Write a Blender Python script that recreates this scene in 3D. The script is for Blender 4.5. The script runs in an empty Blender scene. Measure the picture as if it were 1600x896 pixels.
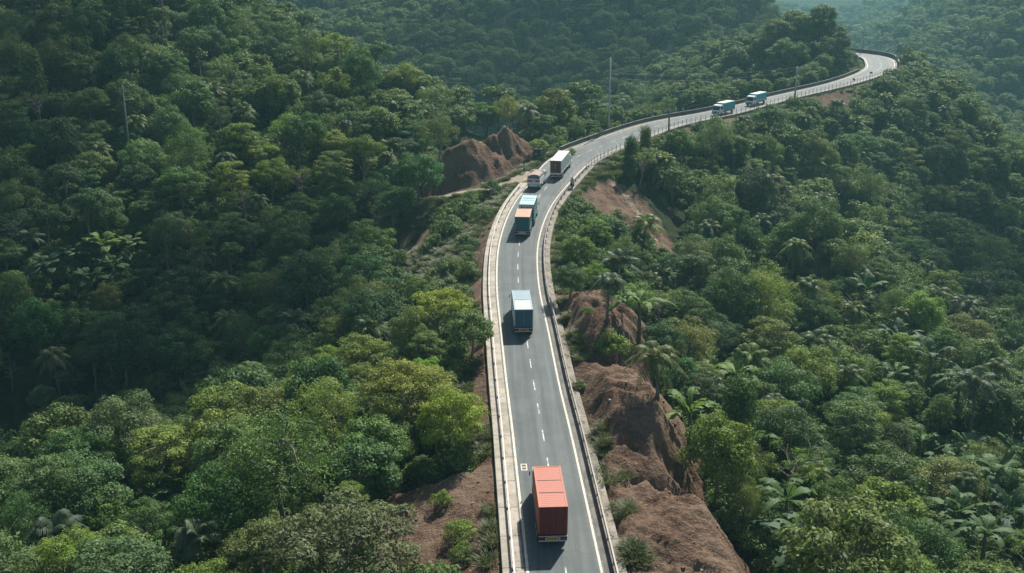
SKY_STRENGTH = .062; SUN_STRENGTH = 5.0; EXPOSURE = 0.7; HAZE = .00033; HAZE_COL = (.24, .50, .56)
SHADE_CLOUDS = [(-60, 146, 38, 34, 36, -.5), (-126, 178, 36, 82, 28, .1), (-45, 183, 22, 24, 24, -.4), (138, 236, 36, 80, 38, -.15), (76, 78, 20, 28, 26, 0), (20, 500, 100, 70, 20, 0), (150, 545, 70, 60, 18, 0)]  # unseen clouds added for shade: shadow centre, half sizes, turn
import bpy, math, random
import numpy as np
from mathutils import Vector, Matrix
rng = np.random.default_rng(11); random.seed(5)
SC = bpy.context.scene; COL = SC.collection
FAR = False
# ------------------------------------------------------------------ camera
F = 1560.0; PITCH = math.radians(17.0); CAM = np.array([0, 0, 42.0])
FW = np.array([0, math.cos(PITCH), -math.sin(PITCH)]); UP = np.array([0, math.sin(PITCH), math.cos(PITCH)])
def ray(px, py):
    return FW + (px-800)/F*np.array([1., 0, 0]) + (448-py)/F*UP
def at(px, py, d): return CAM + d*ray(px, py)
def project(p):
    q = np.asarray(p)-CAM; d = q@FW
    dd = np.where(d > 1, d, 1)
    return 800+F*q[..., 0]/dd, 448-F*(q@UP)/dd, d
cam = bpy.data.cameras.new('camera'); co = bpy.data.objects.new('camera', cam); COL.objects.link(co)
cam.sensor_width = 36; cam.lens = 36*F/1600; cam.clip_start = 1; cam.clip_end = 6000
co.location = CAM; co.rotation_euler = (math.pi/2-PITCH, 0, 0); SC.camera = co
# ------------------------------------------------------------------ light
SUN = np.array([1.43, 3.0, 3.8]); SUN /= np.linalg.norm(SUN)
w = bpy.data.worlds.new('World'); SC.world = w; w.use_nodes = True
nt = w.node_tree; bg = nt.nodes['Background']
sky = nt.nodes.new('ShaderNodeTexSky'); sky.sky_type = 'NISHITA'; sky.sun_disc = False
sky.sun_elevation = math.asin(SUN[2]); sky.sun_rotation = math.atan2(SUN[0], SUN[1])
sky.air_density = 1.2; sky.dust_density = 1.5
nt.links.new(sky.outputs[0], bg.inputs[0]); bg.inputs[1].default_value = SKY_STRENGTH
sl = bpy.data.lights.new('sun', 'SUN'); so = bpy.data.objects.new('sun', sl); COL.objects.link(so)
sl.energy = SUN_STRENGTH; sl.angle = math.radians(1.0); sl.color = (1, .95, .86)
so.rotation_euler = Vector(-SUN).to_track_quat('-Z', 'Y').to_euler()
vs = SC.view_settings; SC.display_settings.display_device = 'sRGB'
vs.view_transform = 'Standard'; vs.look = 'None'; vs.exposure = EXPOSURE; vs.gamma = 1; vs.use_curve_mapping = False
cy = SC.cycles; cy.max_bounces = 6; cy.diffuse_bounces = 3; cy.glossy_bounces = 2; cy.transmission_bounces = 4
cy.transparent_max_bounces = 8; cy.volume_bounces = 0; cy.use_denoising = True; cy.caustics_reflective = False; cy.caustics_refractive = False
cy.sample_clamp_indirect = 4
# ------------------------------------------------------------------ helpers
def tag(o, label=None, cat=None, group=None, kind=None):
    if label: o['label'] = label
    if cat: o['category'] = cat
    if group: o['group'] = group
    if kind: o['kind'] = kind
    return o
def mesh_np(name, V, Fq, mats, smooth=False, midx=None, attrs=None):
    """V (n,3); Fq list of arrays of faces with equal vertex counts"""
    me = bpy.data.meshes.new(name); V = np.asarray(V, np.float32)
    if not isinstance(Fq, (list, tuple)): Fq = [Fq]
    Fq = [np.asarray(f, np.int32) for f in Fq if len(f)]
    loops = np.concatenate([f.ravel() for f in Fq]); tot = np.concatenate([np.full(len(f), f.shape[1]) for f in Fq]).astype(np.int32)
    st = np.concatenate([[0], np.cumsum(tot)[:-1]]).astype(np.int32)
    me.vertices.add(len(V)); me.vertices.foreach_set('co', V.ravel())
    me.loops.add(len(loops)); me.loops.foreach_set('vertex_index', loops)
    me.polygons.add(len(tot)); me.polygons.foreach_set('loop_start', st); me.polygons.foreach_set('loop_total', tot)
    for m in mats: me.materials.append(m)
    if midx is not None: me.polygons.foreach_set('material_index', np.asarray(midx, np.int32))
    me.polygons.foreach_set('use_smooth', np.full(len(tot), smooth))
    for k, a in (attrs or {}).items():
        at_ = me.attributes.new(k, 'FLOAT', 'POINT'); at_.data.foreach_set('value', np.asarray(a, np.float32))
    me.update(calc_edges=True)
    return me
def link(name, me, parent=None, loc=None):
    o = bpy.data.objects.new(name, me); COL.objects.link(o)
    if parent is not None: o.parent = parent
    if loc is not None: o.location = loc
    return o
def empty(name, loc, rz=0):
    o = bpy.data.objects.new(name, None); COL.objects.link(o); o.location = loc; o.rotation_euler = (0, 0, rz); o.empty_display_size = .3
    return o
class MB:
    """collects shapes into one mesh"""
    def __init__(s): s.v = []; s.q = []; s.t = []; s.n = 0
    def add(s, V, quads=(), tris=()):
        V = np.asarray(V, float).reshape(-1, 3); s.v.append(V)
        for f in quads: s.q.append([i+s.n for i in f])
        for f in tris: s.t.append([i+s.n for i in f])
        s.n += len(V); return s
    def box(s, c, d, bev=0.0, R=None):
        x, y, z = [a/2 for a in d]
        if bev <= 0:
            V = np.array([[sx*x, sy*y, sz*z] for sz in (-1, 1) for sy in (-1, 1) for sx in (-1, 1)])
            Q = [(0, 2, 3, 1), (4, 5, 7, 6), (0, 1, 5, 4), (2, 6, 7, 3), (0, 4, 6, 2), (1, 3, 7, 5)]
            T = []
        else:
            b = min(bev, x*.9, y*.9, z*.9); V = []; idx = {}
            for sz in (-1, 1):
                for sy in (-1, 1):
                    for sx in (-1, 1):
                        for ax in range(3):
                            p = [sx*x, sy*y, sz*z]; ss = (sx, sy, sz)
                            for k in range(3):
                                if k != ax: p[k] -= ss[k]*b
                            idx[(sx, sy, sz, ax)] = len(V); V.append(p)
            V = np.array(V); Q = []; T = []
            for ax in range(3):
                o1, o2 = [k for k in range(3) if k != ax]
                for sg in (-1, 1):
                    f = []
                    for (a, b2) in ((-1, -1), (1, -1), (1, 1), (-1, 1)):
                        ss = [0, 0, 0]; ss[ax] = sg; ss[o1] = a; ss[o2] = b2; f.append(idx[(*ss, ax)])
                    Q.append(f)
                for a in (-1, 1):
                    for b2 in (-1, 1):
                        def g(s0, axx):
                            ss = [0, 0, 0]; ss[ax] = s0; ss[o1] = a; ss[o2] = b2; return idx[(*ss, axx)]
                        Q.append([g(-1, o1), g(1, o1), g(1, o2), g(-1, o2)])
            for sz in (-1, 1):
                for sy in (-1, 1):
                    for sx in (-1, 1): T.append([idx[(sx, sy, sz, k)] for k in range(3)])
        if R is not None: V = V@np.asarray(R).T
        return s.add(V+np.asarray(c, float), Q, T)
    def tube(s, pts, rad, n=6, cap=True):
        pts = np.asarray(pts, float); m = len(pts); rad = np.broadcast_to(np.asarray(rad, float), (m,))
        t = np.gradient(pts, axis=0); t /= np.linalg.norm(t, axis=1)[:, None]+1e-9
        ref = np.array([1., 0, 0]) if abs(t[:, 2]).mean() > .6 else np.array([0, 0, 1.])
        u = np.cross(t, ref); u /= np.linalg.norm(u, axis=1)[:, None]+1e-9; v2 = np.cross(t, u)
        a = np.arange(n)*2*math.pi/n
        V = pts[:, None]+rad[:, None, None]*(np.cos(a)[None, :, None]*u[:, None]+np.sin(a)[None, :, None]*v2[:, None])
        Q = [(i*n+j, i*n+(j+1) % n, (i+1)*n+(j+1) % n, (i+1)*n+j) for i in range(m-1) for j in range(n)]
        V = V.reshape(-1, 3); T = []
        if cap:
            V = np.vstack([V, pts[:1], pts[-1:]])
            T = [(m*n, (j+1) % n, j) for j in range(n)]+[(m*n+1, (m-1)*n+j, (m-1)*n+(j+1) % n) for j in range(n)]
        return s.add(V, Q, T)
    def cyl(s, a, b, r, n=12): return s.tube([a, b], r, n)
    def prism(s, prof, x0, x1):
        """profile of (y,z) extruded along x"""
        k = len(prof); V = [[x0, y, z] for y, z in prof]+[[x1, y, z] for y, z in prof]
        Q = [(i, (i+1) % k, k+(i+1) % k, k+i) for i in range(k)]
        c = np.mean(prof, axis=0); V += [[x0, *c], [x1, *c]]
        T = [(2*k, (i+1) % k, i) for i in range(k)]+[(2*k+1, k+i, k+(i+1) % k) for i in range(k)]
        return s.add(V, Q, T)
    def build(s, name, mat, parent=None, smooth=False):
        me = mesh_np(name, np.concatenate(s.v), [s.q, s.t], mat if isinstance(mat, list) else [mat], smooth)
        return link(name, me, parent)
# ------------------------------------------------------------------ numpy noise
_perm = np.random.default_rng(3).random((512, 512))
def vnoise(x, y):
    xi = np.floor(x).astype(int); yi = np.floor(y).astype(int); u = x-xi; v = y-yi
    u = u*u*u*(u*(u*6-15)+10); v = v*v*v*(v*(v*6-15)+10)
    g = lambda a, b: _perm[a & 511, b & 511]
    return ((g(xi, yi)*(1-u)+g(xi+1, yi)*u)*(1-v)+(g(xi, yi+1)*(1-u)+g(xi+1, yi+1)*u)*v)*2-1
def fbm(x, y, o=4, gain=.5):
    a = 1.; r = 0; n_ = 0
    for i in range(o):
        r = r+a*vnoise(x*2**i+17.3*i, y*2**i+9.1*i); n_ += a; a *= gain
    return r/n_
def ridge(x, y, o=3):
    a = 1.; r = 0; n_ = 0
    for i in range(o):
        r = r+a*(1-2*np.abs(vnoise(x*2**i+7.7*i, y*2**i+3.1*i))); n_ += a; a *= .5
    return r/n_
def sstep(a, b, x):
    t = np.clip((x-a)/(b-a), 0, 1); return t*t*(3-2*t)
# ------------------------------------------------------------------ materials
class NM:
    def __init__(s, name):
        s.m = bpy.data.materials.new(name); s.m.use_nodes = True; s.t = s.m.node_tree; s.t.nodes.clear()
        s.out = s.t.nodes.new('ShaderNodeOutputMaterial')
    def n(s, typ, ins=None, **kw):
        k = s.t.nodes.new(typ)
        for a, b in kw.items(): setattr(k, a, b)
        for a, b in (ins or {}).items():
            if isinstance(b, bpy.types.NodeSocket): s.t.links.new(b, k.inputs[a])
            else: k.inputs[a].default_value = b
        return k
    def math(s, op, a, b=0.0, clamp=False):
        return s.n('ShaderNodeMath', {0: a, 1: b}, operation=op, use_clamp=clamp).outputs[0]
    def mix(s, f, a, b, typ='MIX'):
        k = s.t.nodes.new('ShaderNodeMix'); k.data_type = 'RGBA'; k.blend_type = typ
        for i, v in ((0, f), (6, a), (7, b)):
            if isinstance(v, bpy.types.NodeSocket): s.t.links.new(v, k.inputs[i])
            else: k.inputs[i].default_value = v if i == 0 else (*v, 1) if len(v) == 3 else v
        return k.outputs[2]
    def noise(s, scale, detail=4, vec=None, rough=.55):
        return s.n('ShaderNodeTexNoise', {'Scale': scale, 'Detail': detail, 'Roughness': rough, **({'Vector': vec} if vec is not None else {})})
    def ramp(s, f, a, b):
        return s.n('ShaderNodeMapRange', {0: f, 1: a, 2: b}, interpolation_type='SMOOTHSTEP').outputs[0]
    def pos(s): return s.n('ShaderNodeNewGeometry').outputs['Position']
    def surf(s, sock): s.t.links.new(sock, s.out.inputs['Surface']); return s.m
    def bsdf(s, col, rough=.6, metal=0., bump=None, spec=.5):
        b = s.n('ShaderNodeBsdfPrincipled', {'Base Color': col if isinstance(col, bpy.types.NodeSocket) else (*col, 1), 'Roughness': rough, 'Metallic': metal, 'Specular IOR Level': spec})
        if bump is not None: s.t.links.new(bump, b.inputs['Normal'])
        return s.surf(b.outputs[0])
    def bump(s, h, dist=.05, st=1.): return s.n('ShaderNodeBump', {'Height': h, 'Distance': dist, 'Strength': st}).outputs[0]
def paint(name, c, rough=.45, metal=0., dirt=.25, dirtcol=(.12, .10, .08)):
    k = NM(name); tc = k.n('ShaderNodeTexCoord').outputs['Object']
    f = k.ramp(k.noise(1.3, 6, tc).outputs[0], .42, .75); f = k.math('MULTIPLY', f, dirt)
    f2 = k.ramp(k.noise(9, 3, tc).outputs[0], .3, .8)
    c1 = k.mix(f2, tuple(x*.88 for x in c), c)
    return k.bsdf(k.mix(f, c1, dirtcol), rough, metal)
def leaf_mat(name, base, trans=.35, var=.5, use_objcol=True, gloss=.35):
    k = NM(name); oi = k.n('ShaderNodeObjectInfo')
    at_ = k.n('ShaderNodeAttribute', attribute_name='tone').outputs['Fac']
    c = k.mix(at_, tuple(x*(1-var*.7) for x in base), tuple(min(1, x*(1+var*.55)) for x in base))
    if use_objcol: c = k.mix(1., c, oi.outputs['Color'], 'MULTIPLY')
    hs = k.n('ShaderNodeHueSaturation', {'Hue': k.n('ShaderNodeMapRange', {0: oi.outputs['Random'], 3: .487, 4: .515}).outputs[0],
              'Saturation': .96, 'Value': k.n('ShaderNodeMapRange', {0: oi.outputs['Random'], 3: 1.12, 4: .86}).outputs[0], 'Color': c}).outputs[0]
    d = k.n('ShaderNodeBsdfPrincipled', {'Base Color': hs, 'Roughness': .55, 'Specular IOR Level': gloss})
    t = k.n('ShaderNodeBsdfTranslucent', {'Color': k.mix(.5, hs, k.mix(1., hs, (1.5, 1.5, .5), 'MULTIPLY'))})
    return k.surf(k.n('ShaderNodeMixShader', {0: trans, 1: d.outputs[0], 2: t.outputs[0]}).outputs[0])
# ------------------------------------------------------------------ the road's centre line
RC = np.array([[6.6, 25.0, -12.5, 5.9], [5.6, 43.0, -6.2, 5.9], [4.6, 62.0, -3.7, 5.9], [3.85, 76.8, -2.7, 5.9],
 [3.33, 86.83, -2.16, 5.9], [2.97, 93.75, -1.81, 5.88], [2.34, 104.33, -1.26, 5.86], [1.64, 118.97, -0.46, 5.98], [0.81, 137.75, 0.61, 6.0], [1.16, 156.84, 1.71, 6.27], [3.44, 176.44, 2.89, 6.86], [7.57, 194.92, 3.96, 7.6], [13.49, 215.77, 5.18, 9.4], [26.1, 236.93, 6.4, 9.3], [39.66, 256.22, 7.34, 8.4], [58.28, 274.07, 8.11, 7.05], [80.03, 297.43, 9.49, 6.0], [105.17, 323.0, 11.05, 6.2], [125.14, 349.15, 12.74, 8.2], [134.05, 371.3, 13.82, 9.5], [136.6, 385.5, 14.63, 9.4], [133.0, 396.5, 15.14, 9.2], [124, 403, 15.6, 8.6], [111, 405.5, 16, 8], [97, 405, 16.3, 7.5]])
def catmull(P, per=12):
    out = []
    n = len(P)
    for i in range(n-1):
        p0, p1, p2, p3 = P[max(i-1, 0)], P[i], P[i+1], P[min(i+2, n-1)]
        for k in range(per):
            t = k/per
            out.append(.5*((2*p1)+(p2-p0)*t+(2*p0-5*p1+4*p2-p3)*t*t+(3*p1-p0-3*p2+p3)*t**3))
    out.append(P[-1]); return np.array(out)
_r = catmull(RC, 30)
_L = np.concatenate([[0], np.cumsum(np.linalg.norm(np.diff(_r[:, :2], axis=0), axis=1))])
RL = np.arange(0, _L[-1], 1.0)
RD = np.stack([np.interp(RL, _L, _r[:, k]) for k in range(4)], 1)          # x y z width each metre
for _ in range(6): RD[1:-1] = .25*RD[:-2]+.5*RD[1:-1]+.25*RD[2:]
RT = np.gradient(RD[:, :2], axis=0); RT /= np.linalg.norm(RT, axis=1)[:, None]
RN = np.stack([RT[:, 1], -RT[:, 0]], 1)                                    # to the right
def road_at(l):
    f = lambda a: np.interp(l, RL, a)
    return np.stack([f(RD[:, 0]), f(RD[:, 1]), f(RD[:, 2])], -1), np.stack([f(RN[:, 0]), f(RN[:, 1])], -1), f(RD[:, 3])
def road_pt(l, s, dz=0.):
    p, n, w_ = road_at(l); return np.array([p[0]+n[0]*s, p[1]+n[1]*s, p[2]+dz])
def road_coords(xy):
    """lateral offset (right +), length along, road z, half width of each point"""
    xy = np.asarray(xy, float); S = np.empty(len(xy)); Lr = np.empty(len(xy)); Z = np.empty(len(xy)); Wd = np.empty(len(xy))
    for a in range(0, len(xy), 20000):
        q = xy[a:a+20000]; d = ((q[:, None]-RD[None, :, :2])**2).sum(2); k = d.argmin(1)
        r = q-RD[k, :2]; al = (r*RT[k]).sum(1); sd = np.sign((r*RN[k]).sum(1)); sd[sd == 0] = 1
        al = np.clip(al, -.6, .6)
        pr = r-al[:, None]*RT[k]
        S[a:a+20000] = sd*np.linalg.norm(pr, axis=1); Lr[a:a+20000] = RL[k]+al
        Z[a:a+20000] = np.interp(RL[k]+al, RL, RD[:, 2]); Wd[a:a+20000] = np.interp(RL[k]+al, RL, RD[:, 3])/2
    return S, Lr, Z, Wd
def l_of_y(py, s=0.):
    """length along the road seen at picture height py"""
    p = np.stack([RD[:, 0]+RN[:, 0]*s, RD[:, 1]+RN[:, 1]*s, RD[:, 2]], 1); X, Y, d = project(p)
    k = np.where(d > 40)[0]; k = k[RL[k] < 330]
    return float(np.interp(-py, -Y[k], RL[k]))
def on_road(px, py):
    """(length, offset) of the road point seen at a pixel"""
    best = None
    for k in range(len(RL)):
        r_ = ray(px, py); t = (RD[k, 2]-CAM[2])/r_[2]
        if t < 0: continue
        q = CAM+t*r_; e = q[:2]-RD[k, :2]; al = abs(e@RT[k])
        if abs(e@RN[k]) < 14 and (best is None or al < best[0]): best = (al, RL[k], e@RN[k])
    return best[1], best[2]
# ------------------------------------------------------------------ terrain: control points (picture x, y, distance, height of the cover above the ground)
CT = [(0,0,262,10),(150,20,258,10),(300,0,285,10),(430,0,325,10),(100,100,240,10),(250,100,242,10),(400,90,265,10),(500,60,300,9),(600,95,288,9),(700,150,268,8),(780,200,246,6),(845,236,236,3),
 (0,250,200,10),(250,200,218,10),(400,200,225,10),(550,200,230,9),(650,215,232,8),(0,400,172,10),(250,350,186,10),(450,330,196,9),(600,300,205,8),(560,400,186,8),(450,450,172,9),(250,480,160,14),(0,560,158,17),
 (100,640,146,17),(300,560,148,17),(200,655,120,9),(330,620,120,9),(480,520,140,13),(550,470,146,7),(620,450,150,5),(680,400,158,3),(640,375,180,1),(690,315,200,0),(760,300,196,0),
 (600,600,106,9),(700,600,110,8),(650,500,130,7),(700,450,143,5),(400,650,98,9),(400,800,82,9),(250,720,92,9),(150,800,82,9),(0,880,74,9),(560,820,80,8),(680,690,98,4),(20,760,100,10),
 (1030,580,116,7),(1250,600,130,9),(1200,480,165,9),(1000,420,160,6),(930,350,172,4),(1050,300,198,7),(1150,250,228,7),(1200,212,256,5),(1300,250,262,8),(1250,350,215,13),(1100,400,178,8),(1400,250,292,9),(1400,160,336,7),(1440,110,366,5),(1500,170,352,8),(1600,235,345,9),(1500,350,262,15),(1600,400,250,16),(1500,480,192,9),(1400,450,184,9),(1600,550,172,10),(1500,650,127,9),(1600,700,112,9),(1400,800,90,9),(1250,850,82,8),(1150,700,102,7),(1600,880,82,9),(1120,560,135,8),
 (850,205,420,9),(700,120,440,9),(600,30,500,9),(850,60,500,9),(1000,120,430,9),(1050,40,490,9),(1000,160,390,9),(480,20,560,9),
 (1310,48,352,10),(1230,60,362,10),(1200,115,345,8),(1250,112,345,6),(1120,120,352,8),(1060,165,318,8),
 (1500,100,600,9),(1600,185,560,9),(1420,40,680,9),(1600,40,620,9),(1340,45,760,9)]
CP = []
for px, py, d, h in CT:
    p = at(px, py, d); CP.append((p[0], p[1], p[2]-h))
CP += [(-95,430,-16),(-40,385,-34),(20,300,-24),(40,345,-30),(0,330,-30),(75,335,-8),(185,455,-30),(260,480,-45),(230,420,-38),(150,450,-14),(100,385,20),(112,372,17),(80,395,14),
 (-120,90,-24),(-150,140,-32),(-200,200,-5),(-240,300,36),(-200,400,55),(-150,520,25),(140,90,-22),(190,150,-40),(240,240,-48),(300,330,-55),(-60,30,-22),(50,30,-24),(0,20,-20),(-150,20,-30),(150,20,-30),
 (-160,640,66),(0,640,64),(130,640,62),(215,610,35),(260,640,5),(330,720,30),(420,720,55),(560,720,80),(520,560,-10),(400,520,-45),(300,800,12),(230,760,0),
 (0,900,80),(-300,800,110),(-420,500,80),(-420,200,30),(420,200,-30),(480,350,-20),(640,500,20),(-330,50,-20),(330,50,-40),(700,800,110),(300,1000,5)]
CP = np.array(CP)
# the road itself holds the ground up
for l in np.arange(30, RL[-1], 9.):
    p, n, w_ = road_at(l)
    CP = np.vstack([CP, [[p[0]+n[0]*s, p[1]+n[1]*s, p[2]-.8] for s in (-(w_/2+3.2), w_/2+3.2)]])
def _U(r2): return np.where(r2 > 0, .5*r2*np.log(r2+1e-12), 0)
_S = 100.
def tps_fit(P, lam=.02):
    X = P[:, :2]/_S; n = len(X); K = _U(((X[:, None]-X[None])**2).sum(2))+lam*np.eye(n)
    A = np.block([[K, np.c_[np.ones(n), X]], [np.c_[np.ones(n), X].T, np.zeros((3, 3))]])
    return np.linalg.solve(A, np.r_[P[:, 2], 0, 0, 0]), X
_W, _X = tps_fit(CP)
def tps(xy):
    xy = np.asarray(xy)/_S; out = np.empty(len(xy))
    for a in range(0, len(xy), 20000):
        q = xy[a:a+20000]; out[a:a+20000] = _U(((q[:, None]-_X[None])**2).sum(2))@_W[:-3]+np.c_[np.ones(len(q)), q]@_W[-3:]
    return out
LSH = 2.05        # concrete strip on the left, beyond the edge line
RSH = 2.0         # gutter and concrete ledge on the right
L_JUNC = l_of_y(292)          # where the left strip ends at the dirt track
def tri(a, b, c, d, x): return sstep(a, b, x)*(1-sstep(c, d, x))
LB = [l_of_y(y) for y in (905, 757, 565, 452)]       # breaks between the three earth banks on the right
def bank_right(S, L, Z, W):
    """raised earth banks to the right of the road: (mask, height)"""
    n1 = fbm(L*.12, S*.12+5, 3); s = S-(W+RSH)
    wid = np.where(L < LB[1], 8.0, np.where(L < LB[2], 5.6, 5.2))+1.6*n1-2.6*np.exp(-((L-LB[2])/2.2)**2)-2.2*np.exp(-((L-LB[1])/2.0)**2)+.5*fbm(L*.6, S*0+2, 2)
    fr = np.where(L < LB[1], (L-LB[0])/(LB[1]-LB[0]), np.where(L < LB[2], (L-LB[1])/(LB[2]-LB[1]), (L-LB[2])/(LB[3]-LB[2])))
    fr = np.clip(fr, 0, 1)
    wid = wid*(np.where(L < LB[1], 1.25-.35*fr, .72+.5*np.sin(fr*2.6)))
    top = .2+(np.where(L < LB[1], 1.3, 3.4)*sstep(0., .42, fr)*(1-.85*sstep(.5, 1, fr))-.7)*sstep(.2, 3.0, s)+.5*fbm(L*.25, S*.25+3, 3)*sstep(.5, 3, s)
    drop = np.maximum(s-wid, 0)
    face = -np.minimum(drop*1.25+.5*np.floor(drop/1.6+.8*n1)*.6, 9.5)
    rill = ridge(L*.42+.25*fbm(L*.3, S*.3), S*.10+L*.12, 3)*.65*sstep(0, 1.5, drop)+.45*fbm(L*.8, S*.8, 4)+.32*ridge(L*1.3+S*.8, S*.35, 2)*sstep(.4, 2, s)
    h = Z-.15+top+face+rill
    m = tri(LB[0]-60, LB[0]-50, LB[3]-3, LB[3]+1.5, L+1.3*n1)*sstep(-.2, .2, s)*(1-sstep(5.0, 6.6, drop+1.5*n1))
    return m, h, drop
LP = [l_of_y(y) for y in (880, 716)]
def bank_left(S, L, Z, W):
    s = -S-(W+LSH); n1 = fbm(L*.15+9, S*.15, 3)
    wid = 2.4+.7*fbm(L*.2, S*0+4, 2); patch = tri(LP[0]-3, LP[0]+3, LP[1]-1.2, LP[1]+.3, L+.6*n1)
    wid = wid+patch*9.0
    fr = np.clip((L-LP[0])/(LP[1]-LP[0]), 0, 1)
    slope = np.where(patch > .05, .34, .62)
    h = Z-.35-np.maximum(s, 0)*slope+patch*(1.6*fr**1.5-.7)*sstep(.5, 4, s)+.22*fbm(L*.9, S*.9, 3)*sstep(0, 1, s)+.16*ridge(L*.9+S*.9, S*.3, 2)*sstep(.3, 1.5, s)
    m = sstep(-.2, .2, s)*(1-sstep(wid-.8, wid+.8, s+1.0*n1))*(1-sstep(l_of_y(338), l_of_y(318), L))
    return m, h
def ppoly(pix, d0=None):
    """a picture outline laid on the bare ground -> world polygon"""
    return np.array([march(px, py)[:2] for px, py in pix])
def inpoly(P, xy):
    x, y = xy[:, 0], xy[:, 1]; r = np.zeros(len(xy), bool); j = len(P)-1
    for i in range(len(P)):
        c = ((P[i, 1] > y) != (P[j, 1] > y)) & (x < (P[j, 0]-P[i, 0])*(y-P[i, 1])/(P[j, 1]-P[i, 1]+1e-12)+P[i, 0]); r ^= c; j = i
    return r
def pdist(P, xy):
    d = np.full(len(xy), 1e9)
    for i in range(len(P)):
        a, b = P[i-1], P[i]; ab = b-a; t = np.clip(((xy-a)@ab)/(ab@ab), 0, 1); d = np.minimum(d, np.linalg.norm(xy-a-t[:, None]*ab, axis=1))
    return np.where(inpoly(P, xy), -d, d)
# cut mound beside the dirt track, on the left (world outline and height)
MND = [(at(728, 282, 208)[:2], 10.8, 13.0, 10.0), (at(800, 246, 222)[:2], 7.6, 9.5, 7.0), (at(766, 250, 220)[:2], 3.6, 9.0, 7.0)]
TRK = np.array([at(px, py, d)[:2] for px, py, d in ((826, 268, 206), (800, 286, 201), (760, 299, 198), (715, 304, 198), (680, 313, 199), (640, 345, 196), (610, 385, 190))])
SLIP = [np.array([at(px, py, d)[:2] for px, py, d in q]) for q in (
  [(905,300,190),(935,268,205),(965,262,208),(1010,285,203),(1045,318,195),(1075,352,186),(1050,350,184),(1000,335,185),(960,322,186),(925,318,186)],
  [(1128,204,264),(1165,197,270),(1172,212,263),(1140,216,259)],
  [(1262,168,296),(1320,158,312),(1330,182,300),(1285,190,290)],
  [(1040,213,246),(1075,205,254),(1085,222,247),(1050,226,243)])]
SPUR = np.array([at(px, py, d)[:2] for px, py, d in ((1160, 270, 232), (1240, 350, 212), (1330, 430, 190), (1420, 530, 165), (1500, 640, 140))])
RUN = np.array([at(px, py, d)[:2] for px, py, d in ((955, 268, 207), (980, 290, 202), (1005, 312, 196), (1022, 338, 190))])
PATCHL = np.array([at(px, py, d)[:2] for px, py, d in ((628,345,190),(660,325,196),(700,312,198),(690,345,190),(670,390,178),(628,392,180))])
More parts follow.
